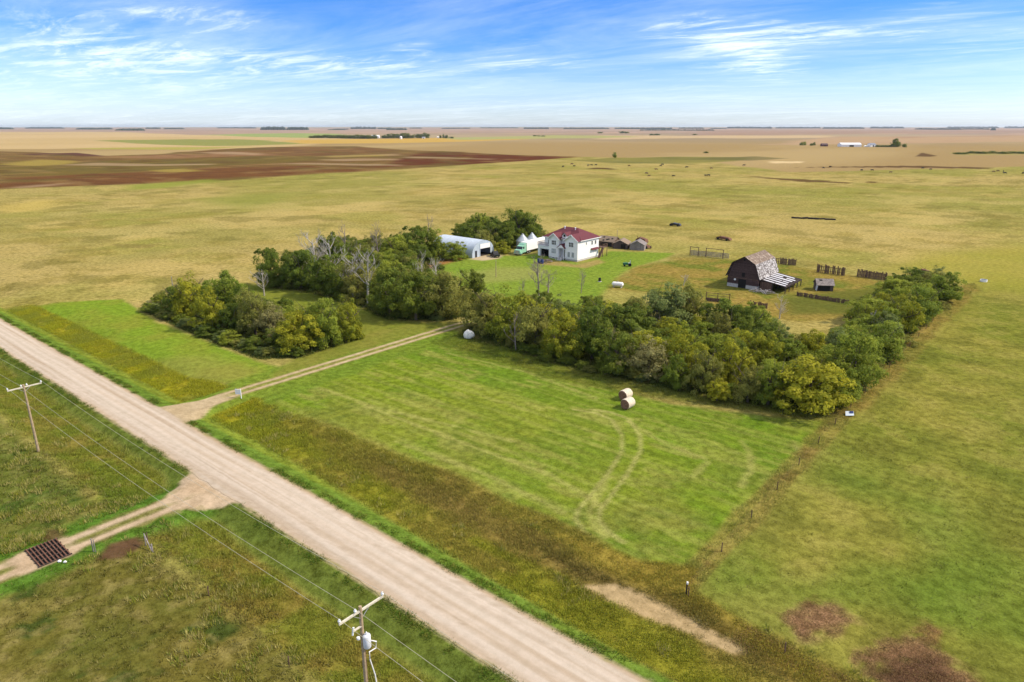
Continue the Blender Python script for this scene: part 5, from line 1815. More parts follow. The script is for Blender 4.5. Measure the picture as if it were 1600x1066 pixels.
def sheds():
    gable_shed('old_shed', 'low old shed with patchy straw-coloured roof nearest the house', -33.3, 167.6, .05, 6.2, 5.0, 1.8, 3.3, BROWNWOOD, STRAWROOF, [(-2.6, 2.4, .1, 1.8)], 'x', 'old sheds behind the house', 5)
    gable_shed('old_shed', 'middle old shed with dark gable front behind the house', -26.6, 166.2, .35, 5.0, 6.0, 1.8, 3.0, mat('dark_shed_boards', (.085, .065, .06), .9, .35, 3, stripes=(0, 4, .4)), STRAWROOF, [(.2, 1.8, .0, 1.7)], 'y', 'old sheds behind the house')
    gable_shed('old_shed', 'grey board shed farthest from the house, with grey shingle roof', -20.9, 167.6, .35, 4.8, 5.2, 1.9, 3.2, GREYWOOD2, GREYROOF, [], 'y', 'old sheds behind the house')
    x, y = at(1289, 455)
    s = gable_shed('small_shed', 'small dark shed standing alone right of the barn', x, y, .55, 3.9, 3.4, 1.7, 2.9, mat('dark_shed_boards', (.085, .065, .06), .9, .35, 3, stripes=(0, 4, .4)), GREYROOF, [(-1.7, 1.1, .05, 1.35)], 'x', None, 1)
    MB().slab([(-2.1, -.3, .1), (-2.1, .9, .1), (-1.98, .9, 1.5), (-1.98, -.3, 1.5)], .06).build('leaning_panel', mat('pale_grey_panel', (.5, .55, .6), .7, .15, 3), s)
    # junk beside the sheds and out in the pasture
    r = random.Random(9)
    for name, lab, px, py, L, W, Hh, m in (('rusty_machine', 'rusty brown farm implement on the grass behind the sheds', 1003, 379, 5.0, 2.2, 1.9, RUST), ('junk_pile', 'small heap of rusty junk at the right end of the sheds', 1011, 388, 2.4, 1.8, 1.2, RUST),
                                           ('junk_pile', 'long rusty scrap pile alone in the pasture right of the trailer chassis', 1131, 375, 6.5, 2.0, 1.3, RUST), ('farm_implement', 'dark flat implement alone in the pasture right of the sheds', 1055, 353, 5.0, 2.2, 1.3, BLACKP),
                                           ('junk_pile', 'small reddish junk heap behind the far tip of the shelterbelt', 1443, 428, 3.2, 1.5, 1.4, RUST)):
        x, y = at(px, py)
        e = thing(name, lab, 'farm junk', (x, y, hz(x, y)), r.uniform(-.5, .1))
        MB().prism([(-L / 2, .45), (L / 2, .35), (L / 2 * .8, Hh * .75), (-L / 2 * .3, Hh), (-L / 2 * .9, Hh * .6)], -W / 2 * .7, W / 2 * .7).build('body', m, e)
        fr = MB()
        for k in range(7):
            a = r.uniform(0, PI)
            fr.bar((r.uniform(-L / 2, L / 2), r.uniform(-W / 2, W / 2), .1), (r.uniform(-L / 2, L / 2), r.uniform(-W / 2, W / 2), Hh * r.uniform(.6, 1.2)), .1)
        fr.build('frame', m, e)
        for sx in (-1, 1):
            MB().tube([(sx * L * .3, -W / 2 - .1, .45), (sx * L * .3, -W / 2 + .1, .45)], [.45] * 2, 14).build('wheel', RUBBER, e, True)
            MB().tube([(sx * L * .3, W / 2 - .1, .45), (sx * L * .3, W / 2 + .1, .45)], [.45] * 2, 14).build('wheel', RUBBER, e, True)
    # long low stack far out, white trough at the fence corner
    x, y = at(1237, 341)
    x2, y2 = at(1305, 344)
    e = thing('timber_row', 'long low row of dark timbers far out in the pasture', 'timber row', (x, y, hz(x, y)), math.atan2(y2 - y, x2 - x))
    L = math.hypot(x2 - x, y2 - y)
    k = 0
    while k * 2.3 < L:
        MB().bar((k * 2.3, r.uniform(-.5, .5), .35), (k * 2.3 + 2.2, r.uniform(-.5, .5), .35 + r.uniform(-.1, .2)), .8, r.uniform(.5, .9)).build('timber', mat('black_wood', (.03, .022, .02), .9, .3, 3), e)
        k += 1
    x, y = at(1537, 440)
    e = thing('water_trough', 'white trough by the field track beyond the shelterbelt tip', 'trough', (x, y, 0), .2)
    MB().lathe([(.85, 0), (.85, .55), (.78, .55), (.78, .3)], 24).build('tank_wall', WHITE_PLAIN, e, True)
    MB().lathe([(.77, .4), (.77, .45)], 24).build('water_surface', GLASS, e)


sheds()


def fences():
    r = random.Random(12)
    # windbreak fences of upright slabs
    for lab, a, b, m, hh, gap in (('windbreak fence of dark upright slabs just behind the barn', (1206, 411), (1243, 415), BROWNWOOD, 2.0, .12), ('gappy windbreak fence of dark upright slabs between barn and small shed', (1276, 425), (1319, 431), BROWNWOOD, 2.4, .3),
                                  ('solid brown board windbreak fence at the right end of the barnyard', (1339, 432), (1384, 438), BROWNWOOD, 2.1, .02),
                                  ('low brown board fence below the small shed', (1245, 462), (1325, 475), BROWNWOOD, 1.0, .05), ('short brown board fence left of the white dead tree', (1172, 478), (1197, 482), BROWNWOOD, 1.3, .03)):
        x0, y0 = at(*a)
        x1, y1 = at(*b)
        L = math.hypot(x1 - x0, y1 - y0)
        e = thing('board_fence', lab, 'fence', (x0, y0, hz(x0, y0)), math.atan2(y1 - y0, x1 - x0), 'board fences round the barnyard')
        bd, ra = MB(), MB()
        x = 0
        while x < L:
            w = r.uniform(.14, .3)
            if r.random() > gap:
                bd.box(x, x + w, -.03, .03 + r.uniform(0, .02), -.1, hh * r.uniform(.78, 1.08))
            x += w + r.uniform(.02, .08) + (.25 if r.random() < gap else 0)
        for z in (hh * .3, hh * .75):
            ra.bar((0, .1, z), (L, .1, z), .06, .14)
        bd.build('slab_board', m, e)
        ra.build('rail', m, e)
        for k in range(int(L / 2.4) + 1):
            MB().bar((min(k * 2.4, L), .18, -.3), (min(k * 2.4, L), .18, hh * 1.02), .16).build('post', m, e)
    # corral with high frames
    x0, y0 = at(1078, 399)
    x1, y1 = at(1138, 405)
    L = math.hypot(x1 - x0, y1 - y0)
    e = thing('corral', 'grey plank corral with high post frames left of the barn', 'corral', (x0, y0, hz(x0, y0)), math.atan2(y1 - y0, x1 - x0))
    for a, b in ((0, L * .22), (L * .42, L * .86)):
        MB().bar((a, 0, -.2), (a, 0, 2.9), .17).build('post', BROWNWOOD, e)
        MB().bar((b, 0, -.2), (b, 0, 2.8), .17).build('post', BROWNWOOD, e)
        MB().bar((a - .2, 0, 2.85), (b + .2, 0, 2.75), .14).build('cross_beam', BROWNWOOD, e)
    pl = MB()
    for z in (.4, .8, 1.2, 1.6):
        pl.bar((0, .15, z), (L, .15, z + r.uniform(-.1, .1)), .05, .2)
    for k in range(26):
        pl.bar((L * k / 25, .22, -.1), (L * k / 25, .22, r.uniform(1.2, 1.9)), .16, .07)
    pl.build('planks', GREYWOOD2, e)
    # corner rails left below the barn
    x0, y0 = at(1103, 470)
    x1, y1 = at(1146, 474)
    L = math.hypot(x1 - x0, y1 - y0)
    e = thing('rail_fence', 'three-post brown rail fence with low boards at the belt edge below the barn', 'fence', (x0, y0, 0), math.atan2(y1 - y0, x1 - x0))
    for f in (0, .42, .85):
        MB().bar((L * f, 0, -.2), (L * f, 0, 2.2), .16).build('post', BROWNWOOD, e)
    for z in (1.4, 2.0):
        MB().bar((0, 0, z), (L * .85, 0, z), .08).build('rail', BROWNWOOD, e)
    MB().box(0, L * .85, -.03, .03, 0, .8).build('boards', BROWNWOOD, e)
    # wire fence along the belt and field edge
    def wire_fence(label, pts, n, hgt):
        e = thing('wire_fence', label, 'fence', (pts[0][0], pts[0][1], 0))
        P = []
        seg = [math.dist(a, b) for a, b in zip(pts[:-1], pts[1:])]
        tot = sum(seg)
        for i in range(n):
            u = tot * i / (n - 1)
            k = 0
            while k < len(seg) - 1 and u > seg[k]:
                u -= seg[k]
                k += 1
            f = min(1, u / seg[k])
            P.append((pts[k][0] + (pts[k + 1][0] - pts[k][0]) * f, pts[k][1] + (pts[k + 1][1] - pts[k][1]) * f))
        O = pts[0]
        prev = None
        for x, y in P:
            z = hz(x, y)
            l = r.uniform(-.06, .06)
            MB().tube([(x - O[0], y - O[1], z - .3), (x - O[0] + l, y - O[1], z + hgt)], .05, 7).build('post', BROWNWOOD, e)
        for hh in (.45, .75, 1.05):
            MB().tube([(x - O[0], y - O[1], hz(x, y) + hh) for x, y in P], .005, 4, False).build('strand', RUST, e)
    wire_fence('wire fence on grey posts along the right edge of the mown field and shelterbelt', [(72.6, 14.8), (72.2, 66), (72.6, 110), (72.4, 178)], 22, 1.05)
    wire_fence('wire fence on grey posts along the ditch, bottom right', [(72.9, 14.6), (82.4, 13.4), (100, 11.2)], 4, 1.0)
    wire_fence('wire fence along the field edge left of the road', [(27.2, -12.9), (46, -13.2), (66, -13.4)], 4, 1.0)


fences()


def poles():
    for lab, x, y, xf in (('plain timber power pole with crossarm at the far left', -4.1, -13.2, False), ('timber power pole with grey transformer can at the bottom of the photo', 61.4, -12.2, True)):
        z = hz(x, y)
        Hh = 9.2
        p = thing('power_pole', lab, 'power pole', (x, y, 0), 0, 'roadside power poles')
        MB().tube([(0, 0, z - .5), (0, 0, Hh)], [.17, .115], 12).build('pole', POLEWOOD, p, True)
        MB().box(-.06, .06, -1.75, 1.95, Hh - .42, Hh - .28).build('crossarm', CROSSWOOD, p)
        for yy in (-1.7, -.42, 1.9) if xf else (-1.7, .35, 1.9, -.25):
            MB().lathe([(.03, Hh - .28), (.03, Hh - .2), (.1, Hh - .19), (.11, Hh - .1), (.06, Hh - .06), (.08, Hh - .02), (.04, Hh + .03)], 12, (0, yy)).build('insulator', PORCELAIN, p, True)
        for s in (-1, 1):
            MB().bar((.07, 0, Hh - .95), (.07, s * .62, Hh - .43), .04).build('brace', CHROME, p)
        if xf:
            can = MB().lathe([(.24, 5.95), (.27, 6.0), (.27, 6.9), (.24, 6.95), (.1, 7.0)], 20, (.30, .12)).build('transformer', mat('transformer_grey', (.66, .68, .72), .4, .06, 3), p, True)
            MB().lathe([(.04, 6.95), (.07, 7.02), (.07, 7.14), (.03, 7.22)], 10, (.3, .12)).build('bushing', PORCELAIN, can, True)
            MB().box(-.05, .1, -.75, -.05, 7.62, 7.68).build('cutout_arm', CROSSWOOD, p)
            MB().tube([(0, -.78, 7.35), (0, -.66, 7.9)], [.07, .07], 10).build('fuse_cutout', PORCELAIN, p)
            MB().tube([(.15, -.45, 6.9), (.15, -.45, 7.05)], [.12, .12], 10).build('lightning_arrester', PORCELAIN, p)
            MB().tube([(.42, .35, 6.4), (.48, .75, 6.1), (.44, .72, 5.55), (.3, .25, 5.45), (.25, .28, 4.8), (.25, .62, 3.2), (.3, .75, 1.2), (.3, .75, z)], .045, 8).build('service_cable', WHITE_PLAIN, p, True)
            MB().tube([(.12, .05, 5.9), (.14, .06, 2.0), (.16, .06, z)], .02, 6).build('ground_wire', RUST, p)
    for lab, y0, hh in (('overhead wire nearest the road on the power line', 1.9, 9.2), ('middle overhead wire of the power line', -.42, 9.2), ('overhead wire farthest from the road on the power line', -1.7, 9.2)):
        xs = [-70, -4.1, 61.4, 127]
        pts = []
        for a, b in zip(xs[:-1], xs[1:]):
            ya = -13.2 + (a + 4.1) / 65.5 * 1.0
            for k in range(16):
                f = k / 16
                x = a + (b - a) * f
                pts.append((x, -13.2 + (x + 4.1) / 65.5 * 1.0 + y0, hh + .02 - 3.2 * f * (1 - f)))
        pts.append((xs[-1], -13.2 + (xs[-1] + 4.1) / 65.5 + y0, hh))
        o = MB().tube(pts, .014, 5, False).build('power_wire', WIRE)
        tag(o, lab, 'power line', 'wires of the roadside power line')
    # slim poles
    for lab, px, py, ty, m in (('thin yard pole standing on the lawn between shed and house', 775, 433, 408, POLEWOOD), ('tall thin grey pole rising behind the old sheds', 963.5, 386, 360, POLEWOOD), ('slim grey post alone in the pasture beyond the left grove', 270, 449, 433, GREYWOOD2)):
        x, y = at(px, py)
        hgt = height_at(px, py, ty)
        e = thing('slim_pole', lab, 'pole', (x, y, hz(x, y)))
        MB().tube([(0, 0, -.3), (0, 0, hgt)], [.12, .08], 8).build('shaft', m, e)
        MB().lathe([(.09, hgt), (.11, hgt + .05), (.02, hgt + .12)], 8).build('cap', CHROME, e)


poles()


def field_things():
    # hay bales
    first = None
    for lab, px, py in (('round net-wrapped hay bale nearer the road, rear end in shade', 977, 639), ('larger round net-wrapped hay bale just behind its twin', 973.5, 625)):
        x, y = at(px, py)
        b = thing('hay_bale', lab, 'hay bale', (x, y - .2, hz(x, y)), -.06, 'two round hay bales on the mown field')
        R, L, n = .80, 1.65, 40
        r = np.random.default_rng(7)
        vs, fs = [], []
        rings = 9
        for i in range(rings):
            yy = L * i / (rings - 1)
            ed = .04 if i in (0, rings - 1) else 0
            for k in range(n):
                a = 2 * PI * k / n
                rr = R - ed + .018 * math.sin(i * 2.3) + r.uniform(-.012, .012)
                vs.append((rr * math.cos(a), yy, R + rr * math.sin(a) * (.97 if math.sin(a) < 0 else 1) - .03))
        for i in range(rings - 1):
            for k in range(n):
                fs.append((i * n + k, i * n + (k + 1) % n, (i + 1) * n + (k + 1) % n, (i + 1) * n + k))
        MB().add(vs, fs).build('net_wrap', NETWRAP, b, True)
        for yy, sg in ((0, -1), (L, 1)):
            ev, ef = [], []
            for j in range(9):
                rr = (R - .05) * (1 - j / 8.6)
                for k in range(n):
                    a = 2 * PI * k / n
                    ev.append((rr * math.cos(a), yy + sg * (.05 * (j % 2) + .03 * j / 8), R - .03 + rr * math.sin(a)))
            for j in range(8):
                for k in range(n):
                    ef.append((j * n + k, j * n + (k + 1) % n, (j + 1) * n + (k + 1) % n, (j + 1) * n + k))
            ef.append(tuple(8 * n + k for k in range(n)))
            MB().add(ev, ef).build('hay_end', HAY_END, b)
    # white boulder
    x, y = at(733, 528)
    bm = bmesh.new()
    bmesh.ops.create_icosphere(bm, subdivisions=4, radius=1.0)
    for v in bm.verts:
        p = v.co.copy()
        d = fbm(np.array([p.x * 2.1 + 5]), np.array([p.z * .9 + p.y * 1.7 + 3]), 11, 4)[0]
        g = abs(math.sin(p.x * 9 + p.y * 5 + d * 3)) * .05
        sx = 1.1
        top = 1.15 - .38 * smooth(-.5, .9, np.array([p.x]))[0]
        v.co = Vector((p.x * sx * (.82 + .3 * d), p.y * .8 * (.82 + .3 * d), max(-.1, (p.z * top + .62) * (.85 + .3 * d)) - g))
    me = bpy.data.meshes.new('boulder')
    bm.to_mesh(me)
    bm.free()
    o = link_mesh('boulder', me, ROCK)
    o.location = (x, y, hz(x, y))
    o.rotation_euler = (0, 0, YAW)
    tag(o, 'big white grooved boulder at the corner of driveway and shelterbelt', 'boulder')
    # driveway sign
    x, y = at(377, 622)
    s = thing('driveway_sign', 'small white sign board on a white post beside the driveway', 'sign', (x, y, hz(x, y)), .45)
    MB().bar((0, 0, -.2), (0, 0, 1.55), .1).build('post', WHITE_PLAIN, s)
    MB().bar((-.06, 0, 1.42), (-.95, 0, 1.42), .08).build('arm', WHITE_PLAIN, s)
    MB().box(-.95, -.1, -.02, .02, .62, 1.32).build('board', WHITE_PLAIN, s)
    # cattle guard
    c = thing('cattle_guard', 'dark iron cattle guard grid set into the field track', 'cattle guard', (21.9, -20.1, hz(21.9, -20.1)))
    base = MB()
    base.box(-2.0, 2.0, -1.35, 1.35, .01, .04)
    base.build('pit', DARK, c)
    for k in range(9):
        y = -1.28 + 2.56 * k / 8
        MB().tube([(-2.05, y, .14), (2.05, y, .14)], .07, 8).build('bar', RUST, c)
    for x in (-2.0, -1.0, 0, 1.0, 2.0):
        MB().box(x - .06, x + .06, -1.45, 1.45, .03, .13).build('cross_beam', mat('dark_iron', (.05, .035, .03), .8, .3, 4), c)
    for lab, px, py, rr in (('white painted stone left of its pair by the cattle guard', 93, 878, .17), ('white painted stone right of its pair by the cattle guard', 101.5, 879, .15)):
        x, y = at(px, py)
        bm = bmesh.new()
        bmesh.ops.create_icosphere(bm, subdivisions=3, radius=rr)
        for v in bm.verts:
            d = vnoise(np.array([v.co.x * 9]), np.array([v.co.y * 9 + v.co.z * 7]), 5)[0]
            v.co *= .8 + .4 * d
            v.co.z *= .75
        me = bpy.data.meshes.new('painted_stone')
        bm.to_mesh(me)
        bm.free()
        me.polygons.foreach_set('use_smooth', [True] * len(me.polygons))
        o = link_mesh('painted_stone', me, WHITE_PLAIN)
        o.location = (x, y, hz(x, y) + rr * .5)
        tag(o, lab, 'stone', 'white stones beside the cattle guard')
    # gate posts beside the guard
    for lab, px, py, hh, m in (('pale twin-topped gate post right of the cattle guard', 146, 862, 1.5, GREYWOOD2), ('weathered corner post with leaning brace in the tall grass', 228, 852, 1.4, GREYWOOD2), ('dark post with white cap where the field fence meets the ditch', 1073, 925, 1.3, BLACKP)):
        x, y = at(px, py)
        e = thing('gate_post', lab, 'post', (x, y, hz(x, y)))
        MB().tube([(0, 0, -.3), (0, 0, hh)], [.06, .05], 8).build('shaft', m, e)
        if 'twin' in lab:
            MB().tube([(.28, .1, -.3), (.24, .1, hh * .95)], [.045, .04], 8).build('second_shaft', m, e)
        elif 'brace' in lab:
            MB().bar((0, 0, hh * .92), (1.6, -.1, .1), .09).build('brace', m, e)
            MB().tube([(1.75, -.1, -.3), (1.75, -.1, hh * .7)], [.08, .07], 8).build('second_shaft', m, e)
        else:
            MB().lathe([(.09, hh - .2), (.09, hh), (.02, hh + .02)], 10).build('white_cap', WHITE_PLAIN, e)
    # sheet lying in the grass
    x, y = at(1327, 649)
    e = thing('plastic_sheet', 'white and blue sheet lying in the grass at the shelterbelt corner', 'sheet', (x, y, hz(x, y)), .5)
    MB().slab([(-.6, -.45, .1), (.5, -.5, .25), (.62, .4, .55), (-.45, .5, .42)], .05).build('panel', mat('pale_blue_white', (.66, .74, .84), .5, .12, 3), e)
    MB().slab([(.0, -.05, .38), (.5, -.1, .44), (.56, .3, .60), (.05, .33, .52)], .04).build('blue_patch', BLUEP, e)
    MB().bar((-.3, .5, -.1), (-.3, .5, .5), .08).bar((.5, .4, -.1), (.5, .4, .55), .08).build('prop', GREYWOOD2, e)
    # fallen pale log at the belt front
    x, y = at(1207, 630)
    e = MB().tube([(-1.6, .2, .9), (-.3, 0, .75), (1.5, -.2, .45)], [.13, .12, .08], 8).build('fallen_log', DEADWOOD)
    e.location = (x, y, hz(x, y))
    e.rotation_euler = (0, 0, YAW)
    tag(e, 'pale fallen log leaning out of the shelterbelt front', 'log')


field_things()
# ------------------------------------------------------------------ cattle, far trees, far farms
def cow_mesh():
    """One continuous low body: trunk, neck, head, four jointed legs and tail, grown with a skin modifier."""
    V = [(0, 0, 1.05), (.55, 0, 1.08), (1.0, 0, 1.1), (1.35, 0, 1.2), (1.65, 0, 1.0), (1.9, 0, .78), (-.5, 0, 1.08), (-.85, 0, 1.06), (-1.02, 0, .8), (-1.05, 0, .45)]
    R = [.40, .42, .34, .2, .17, .10, .42, .30, .05, .04]
    Ed = [(0, 1), (1, 2), (2, 3), (3, 4), (4, 5), (0, 6), (6, 7), (7, 8), (8, 9)]
    for s in (-1, 1):
        i = len(V)
        V += [(.75, s * .2, .72), (.8, s * .22, .4), (.76, s * .22, .02), (-.75, s * .2, .72), (-.9, s * .22, .42), (-.8, s * .22, .02), (1.42, s * .2, 1.24)]
        R += [.16, .085, .07, .2, .09, .07, .05]
        Ed += [(1, i), (i, i + 1), (i + 1, i + 2), (6, i + 3), (i + 3, i + 4), (i + 4, i + 5), (3, i + 6)]
    me = bpy.data.meshes.new('cow_cage')
    me.from_pydata(V, Ed, [])
    o = bpy.data.objects.new('cow_cage', me)
    COL.objects.link(o)
    o.modifiers.new('skin', 'SKIN')
    for k, sv_ in enumerate(me.skin_vertices[0].data):
        sv_.radius = (R[k], R[k])
        sv_.use_root = k == 0
    o.modifiers.new('sub', 'SUBSURF').levels = 1
    dg = bpy.context.evaluated_depsgraph_get()
    dg.update()
    out = bpy.data.meshes.new_from_object(o.evaluated_get(dg))
    out.name = 'cow'
    bpy.data.objects.remove(o)
    bpy.data.meshes.remove(me)
    out.polygons.foreach_set('use_smooth', [True] * len(out.polygons))
    return out


def cattle():
    a = cow_mesh()
    b = a.copy()
    a.materials.clear()
    b.materials.clear()
    a.materials.append(mat('black_hide', (.014, .012, .012), .8, .2, 3))
    b.materials.append(mat('brown_hide', (.15, .08, .045), .8, .2, 3))
    spots = []
    for x, y in ((82, 140), (155, 136), (140, 123), (248, 131), (272, 129), (298, 127), (520, 132), (727, 130), (738, 123), (895, 138), (1060, 142), (1272, 125), (635, 177), (648, 191), (808, 191), (1022, 186), (1042, 186), (697, 153)):
        spots.append((860 + x / 4.2105, 230 + y / 4.2105))
    for x, y in ((208, 149), (252, 144), (474, 165), (547, 165), (673, 178), (895, 156), (950, 163), (1390, 178), (1420, 174), (1456, 176), (1468, 189), (1592, 191)):
        spots.append((1240 + x / 4.4444, 230 + y / 4.4444))
    brown = {2, 6, 12, 13, 17, 10, 22, 24, 25, 26}
    r = random.Random(8)
    marks = [('the dark slough', 945, 264), ('the lone round tree', 960, 246), ('the long thin dark slough', 1250, 279), ('the right edge of the pasture', 1600, 270), ('the small dark bush in the tan field', 1103, 238), ('the middle of the far pasture', 1420, 268)]
    rows = {}
    for i, (px, py) in enumerate(spots):
        x, y = at(px, py)
        me = b if i in brown else a
        o = bpy.data.objects.new('cow', me)
        COL.objects.link(o)
        o.location = (x, y, hz(x, y) - .02)
        o.rotation_euler = (0, 0, r.uniform(0, 2 * PI) if i % 3 == 0 else YAW + r.choice((0, PI)) + r.uniform(-.5, .5))
        k = r.uniform(1.0, 1.2)
        o.scale = (k, k, k)
        tag(o, None, 'cow', 'cattle grazing in the far pasture')
        lm = min(marks, key=lambda m: math.hypot(px - m[1], (py - m[2]) * 4))
        rows.setdefault((i in brown, lm[0]), []).append((math.hypot(px - lm[1], (py - lm[2]) * 4), o))
    od = ['nearest', 'second nearest', 'third nearest', 'fourth nearest', 'fifth nearest', 'sixth nearest', 'seventh nearest', 'eighth nearest', 'ninth nearest']
    for (br, lm), L in rows.items():
        L.sort(key=lambda q: q[0])
        for i, (d, o) in enumerate(L):
            o['label'] = f"{'brown' if br else 'black'} cow grazing far off, {od[min(i, 8)]} to {lm}"


cattle()


def far_tree(px, py, hpx, wpx, kind, label, group=None, name='far_tree', cat='tree', r=random.Random(33)):
    x, y = at(px, py)
    d = math.sqrt((x - CAM[0]) ** 2 + (y - CAM[1]) ** 2 + 1600)
    e = thing(name, label, cat, (x, y, hz(x, y) - .3), r.uniform(0, 6.28), group)
    c = bpy.data.objects.new('crown', r.choice(CROWNS[kind]))
    COL.objects.link(c)
    c.parent = e
    w, h = wpx * d / F_PX, hpx * d / F_PX
    c.scale = (w / 7, w / 7, h / 7.0)
    t = bpy.data.objects.new('trunk', r.choice(TRUNKS))
    COL.objects.link(t)
    t.parent = e
    t.scale = (h / 8, h / 8, h / 8)
    return e


def far_farms():
    r = random.Random(17)
    far_tree(960, 248.5, 9.5, 7, 'green', 'lone round tree at the near edge of the tan field')
    far_tree(1103, 240, 2.6, 8, 'dark', 'small dark bush alone in the tan field', None, 'far_bush', 'bush')
    # left farmstead: a long windbreak, then loose trees
    W = [(486 + k * 5.2, 216.3, 3.4 + 2.2 * min(1, k / 8) + r.uniform(-.5, .6), 8.5) for k in range(20)]
    for k, (px, py, h, w) in enumerate(W):
        far_tree(px, py, h, w, 'dark', f'dark tree number {k + 1} from the left in the windbreak of the far left farm', 'windbreak trees of the far left farm')
    T = [(600, 5.5, 8), (607, 6.5, 9), (615, 7.5, 10), (622, 7, 9), (630, 8.5, 12), (637, 8, 10), (645, 6, 9), (652, 7, 7), (658, 6, 8), (664, 8.5, 9), (668, 7, 7), (688, 5, 4), (693, 7, 4), (698, 5.5, 5), (705, 3, 7)]
    for k, (px, h, w) in enumerate(T):
        far_tree(px, 215.8, h, w, 'dark' if k % 3 else 'blue', f'loose farmyard tree number {k + 1} from the left at the far left farm', 'yard trees of the far left farm')

    def shed(name, label, px, py, wpx, hpx, dpt, roofm, wallm, rz):
        x, y = at(px, py)
        d = math.sqrt((x - CAM[0]) ** 2 + (y - CAM[1]) ** 2 + 1600)
        L, Hh = wpx * d / F_PX, hpx * d / F_PX
        e = thing(name, label, 'building', (x, y, hz(x, y) - .3), rz)
        MB().prism([(-dpt / 2, -.5), (dpt / 2, -.5), (dpt / 2, Hh * .62), (0, Hh * .97), (-dpt / 2, Hh * .62)], -L / 2, L / 2, axis='x').build('wall', wallm, e)
        for s in (-1, 1):
            MB().slab([(-L / 2 - .4, 0, Hh), (L / 2 + .4, 0, Hh), (L / 2 + .4, s * (dpt / 2 + .4), Hh * .6), (-L / 2 - .4, s * (dpt / 2 + .4), Hh * .6)], .2).build('roof', roofm, e)
        MB().box(-L * .1, L * .12, -dpt / 2 - .1, -dpt / 2 + .1, 0, Hh * .45).build('door', GLASS, e)
        return e
    shed('far_shed', 'long low white shed left of the white hall, far left farm', 565, 216.2, 19, 3.0, 14, WHITE_PLAIN, WHITE_PLAIN, YAW)
    shed('far_shed', 'white rounded hall right of the long shed, far left farm', 587, 215.6, 11, 4.2, 16, WHITE_PLAIN, WHITE_PLAIN, YAW)
    x, y = at(626.5, 216.4)
    e = thing('far_bin', 'white upright bin in front of the trees, far left farm', 'grain bin', (x, y, hz(x, y)))
    MB().lathe([(4.2, -.5), (4.2, 7)], 24).build('bin_wall', WHITE_PLAIN, e, True)
    MB().lathe([(4.4, 6.95), (4.4, 7.1), (.5, 10)], 24).build('cone_roof', WHITE_PLAIN, e, True)
    shed('far_house', 'small white house among the trees at the right end of the far left farm', 662, 216.0, 4.5, 2.6, 8, mat('far_roof', (.3, .3, .33), .8, .1, 1), WHITE_PLAIN, YAW)
    shed('far_house', 'tiny white outbuilding at the far right end of the far left farm', 684.5, 215.6, 3, 2.4, 6, WHITE_PLAIN, WHITE_PLAIN, YAW)
    # right farmstead
    shed('far_hall', 'large white metal hall at the far right farm', 1327, 229.6, 27, 5.4, 18, mat('far_white_tin', (.74, .76, .80), .5, .05, 1), WHITE_PLAIN, YAW)
    shed('far_house', 'grey-roofed house right of the white hall, far right farm', 1361.5, 229.8, 9, 5.0, 10, mat('far_grey_roof', (.20, .22, .27), .8, .1, 1), WHITE_PLAIN, YAW + .3)
    shed('far_barn', 'small dark red barn left of the white hall, far right farm', 1287.5, 229.4, 8, 4.2, 9, mat('far_dark_roof', (.10, .06, .06), .8, .1, 1), mat('far_red_wall', (.13, .05, .05), .8, .1, 1), YAW)
    shed('far_shed', 'tiny white shed left of the grey-roofed house, far right farm', 1352, 229.8, 2.6, 2.2, 5, WHITE_PLAIN, WHITE_PLAIN, YAW)
    for k, (px, py, h, w, kd, lab) in enumerate(((1253, 228, 5.5, 6, 'green', 'leftmost round tree of the far right farm'), (1257, 227.5, 6, 4, 'green', 'slim tree second from the left at the far right farm'), (1268, 228, 3.6, 6, 'dark', 'low bushy tree third from the left at the far right farm'), (1272.5, 227.6, 5.0, 3.5, 'dark', 'slim tree just left of the small red barn, far right farm'),
                                                 (1398, 230.6, 11, 11, 'dark', 'tallest broad tree of the far right farm'), (1403, 230.4, 8, 7, 'dark', 'tree leaning against the right side of the tallest one, far right farm'), (1413, 231, 5.2, 7, 'dark', 'rightmost low tree of the far right farm'))):
        far_tree(px, py, h, w, kd, lab, 'trees of the far right farm')
    for k in range(8):
        far_tree(1370 + 3.3 * k, 230.2, 2.8, 5, 'dark', f'low hedge bush number {k + 1} right of the grey-roofed house', 'hedge bushes of the far right farm', 'far_bush', 'bush')
    # bushy row at the far right edge
    for k in range(22):
        far_tree(1492 + k * 5.4 + r.uniform(-1, 1), 241.5 + .4 * math.sin(k) + (1.2 if k < 4 else 0), 2.6 + r.uniform(-.5, .8), 7.5, 'dark' if k % 3 else 'olive', f'low dark bush number {k + 1} from the left in the row at the right edge', 'bush row at the far right', 'far_bush', 'bush')
    for k, (px, py, h, w) in enumerate(((836, 213, 1.6, 6), (842, 213.2, 1.5, 5), (849, 213.3, 1.6, 6), (938, 208.6, 2.2, 9), (972, 208.5, 3.4, 11), (979, 208.6, 2.6, 8), (1018, 211.3, 2.6, 8), (1026, 211.3, 2.8, 9), (1086, 210.8, 1.8, 8))):
        far_tree(px, py, h, w, 'dark', ('dark far grove in the pale fields, ' + ['first', 'second', 'third', 'fourth', 'fifth', 'sixth', 'seventh', 'eighth', 'ninth'][k] + ' from the left'), 'small groves in the far fields')


far_farms()


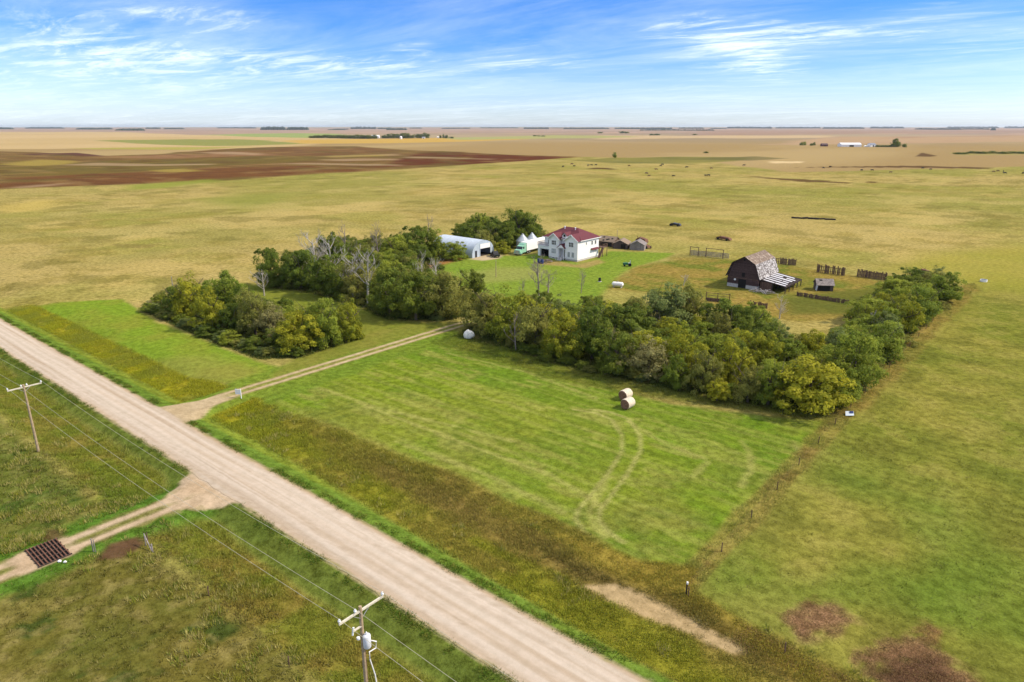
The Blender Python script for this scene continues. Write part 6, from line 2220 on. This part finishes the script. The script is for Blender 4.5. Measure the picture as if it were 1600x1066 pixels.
def distant_belts():
    """Shelterbelts kilometres off that read as one dark mass each."""
    r = np.random.default_rng(5)
    m = mat('distant_foliage', (.030, .048, .026), .9, .3, .05)
    L = [(408, 446, 203.2, 5.0), (448, 482, 203.2, 4.4), (182, 224, 204.2, 3.0), (228, 250, 201.5, 2.2), (256, 288, 201.8, 2.0), (548, 588, 201.6, 3.4), (520, 545, 202.6, 1.8), (604, 636, 203.3, 3.2), (590, 612, 201.6, 2.4), (512, 540, 203.0, 1.2),
         (640, 660, 200.8, 1.6), (690, 735, 201.2, 1.8), (818, 858, 201.6, 2.8), (880, 952, 201.8, 2.6), (1000, 1116, 204.0, 2.0), (960, 1050, 201.8, 2.6), (1060, 1100, 201.2, 2.2), (1136, 1206, 200.8, 2.6), (1212, 1282, 200.6, 2.2), (1286, 1350, 201.2, 2.4), (1360, 1412, 200.8, 2.4), (1430, 1500, 202.6, 2.0),
         (1500, 1545, 202.4, 1.6), (1548, 1556, 203.5, 3.4), (1480, 1560, 200.2, 2.0), (1570, 1640, 200.4, 2.2), (1640, 1800, 201.0, 2.4), (340, 400, 200.6, 1.8), (120, 175, 202.2, 2.2), (40, 100, 201.0, 2.0), (-60, 20, 202.0, 2.4), (-200, -80, 201.2, 2.4), (750, 810, 200.4, 1.6), (860, 880, 200.6, 1.4), (1110, 1135, 201.4, 1.6)]
    for a, b, py, hp in L:
        x0, y0 = at(a, py)
        x1, y1 = at(b, py)
        d = math.hypot((x0 + x1) / 2 - CAM[0], (y0 + y1) / 2 - CAM[1])
        H = hp * d / F_PX
        Ln = math.hypot(x1 - x0, y1 - y0)
        n = max(10, int((b - a) * 2.2))
        ux, uy = (x1 - x0) / Ln, (y1 - y0) / Ln
        dep = min(60.0, Ln * .3)
        rows = []
        hts = H * (.55 + .45 * np.array([fbm(np.array([k * .45]), np.array([a * .1]), 3, 3)[0] for k in range(n)]) / .6)
        env = np.minimum(1, np.minimum(np.arange(n) + .4, n - .6 - np.arange(n)) / 3.0)
        hts = hts * (.35 + .65 * env)
        vs, fs = [], []
        prof = ((-.5, 0), (-.48, .55), (-.25, .92), (.1, 1.0), (.4, .7), (.5, 0))
        for k in range(n):
            f = k / (n - 1)
            cx, cy = x0 + (x1 - x0) * f, y0 + (y1 - y0) * f
            for q, hh in prof:
                j = r.uniform(-.08, .08)
                vs.append((cx - uy * dep * (q + j), cy + ux * dep * (q + j), hts[k] * hh * r.uniform(.9, 1.08) - 2.5))
        m_ = len(prof)
        for k in range(n - 1):
            for q in range(m_ - 1):
                fs.append((k * m_ + q, k * m_ + q + 1, (k + 1) * m_ + q + 1, (k + 1) * m_ + q))
        fs += [tuple(range(m_)), tuple(range((n - 1) * m_, n * m_))[::-1]]
        o = MB().add(vs, fs).build('distant_trees', m)
        tag(o, kind='stuff')


distant_belts()


def haze():
    me = MB().box(-27000, 15000, -9800, 27000, -14, 62)
    m = bpy.data.materials.new('haze')
    m.use_nodes = True
    nt = m.node_tree
    nt.nodes.clear()
    out = nt.nodes.new('ShaderNodeOutputMaterial')
    v = nt.nodes.new('ShaderNodeVolumePrincipled')
    v.inputs['Color'].default_value = (.80, .88, 1.0, 1)
    v.inputs['Density'].default_value = 3.0e-5
    v.inputs['Anisotropy'].default_value = .2
    nt.links.new(v.outputs[0], out.inputs['Volume'])
    o = me.build('haze', m)
    tag(o, kind='stuff')


haze()
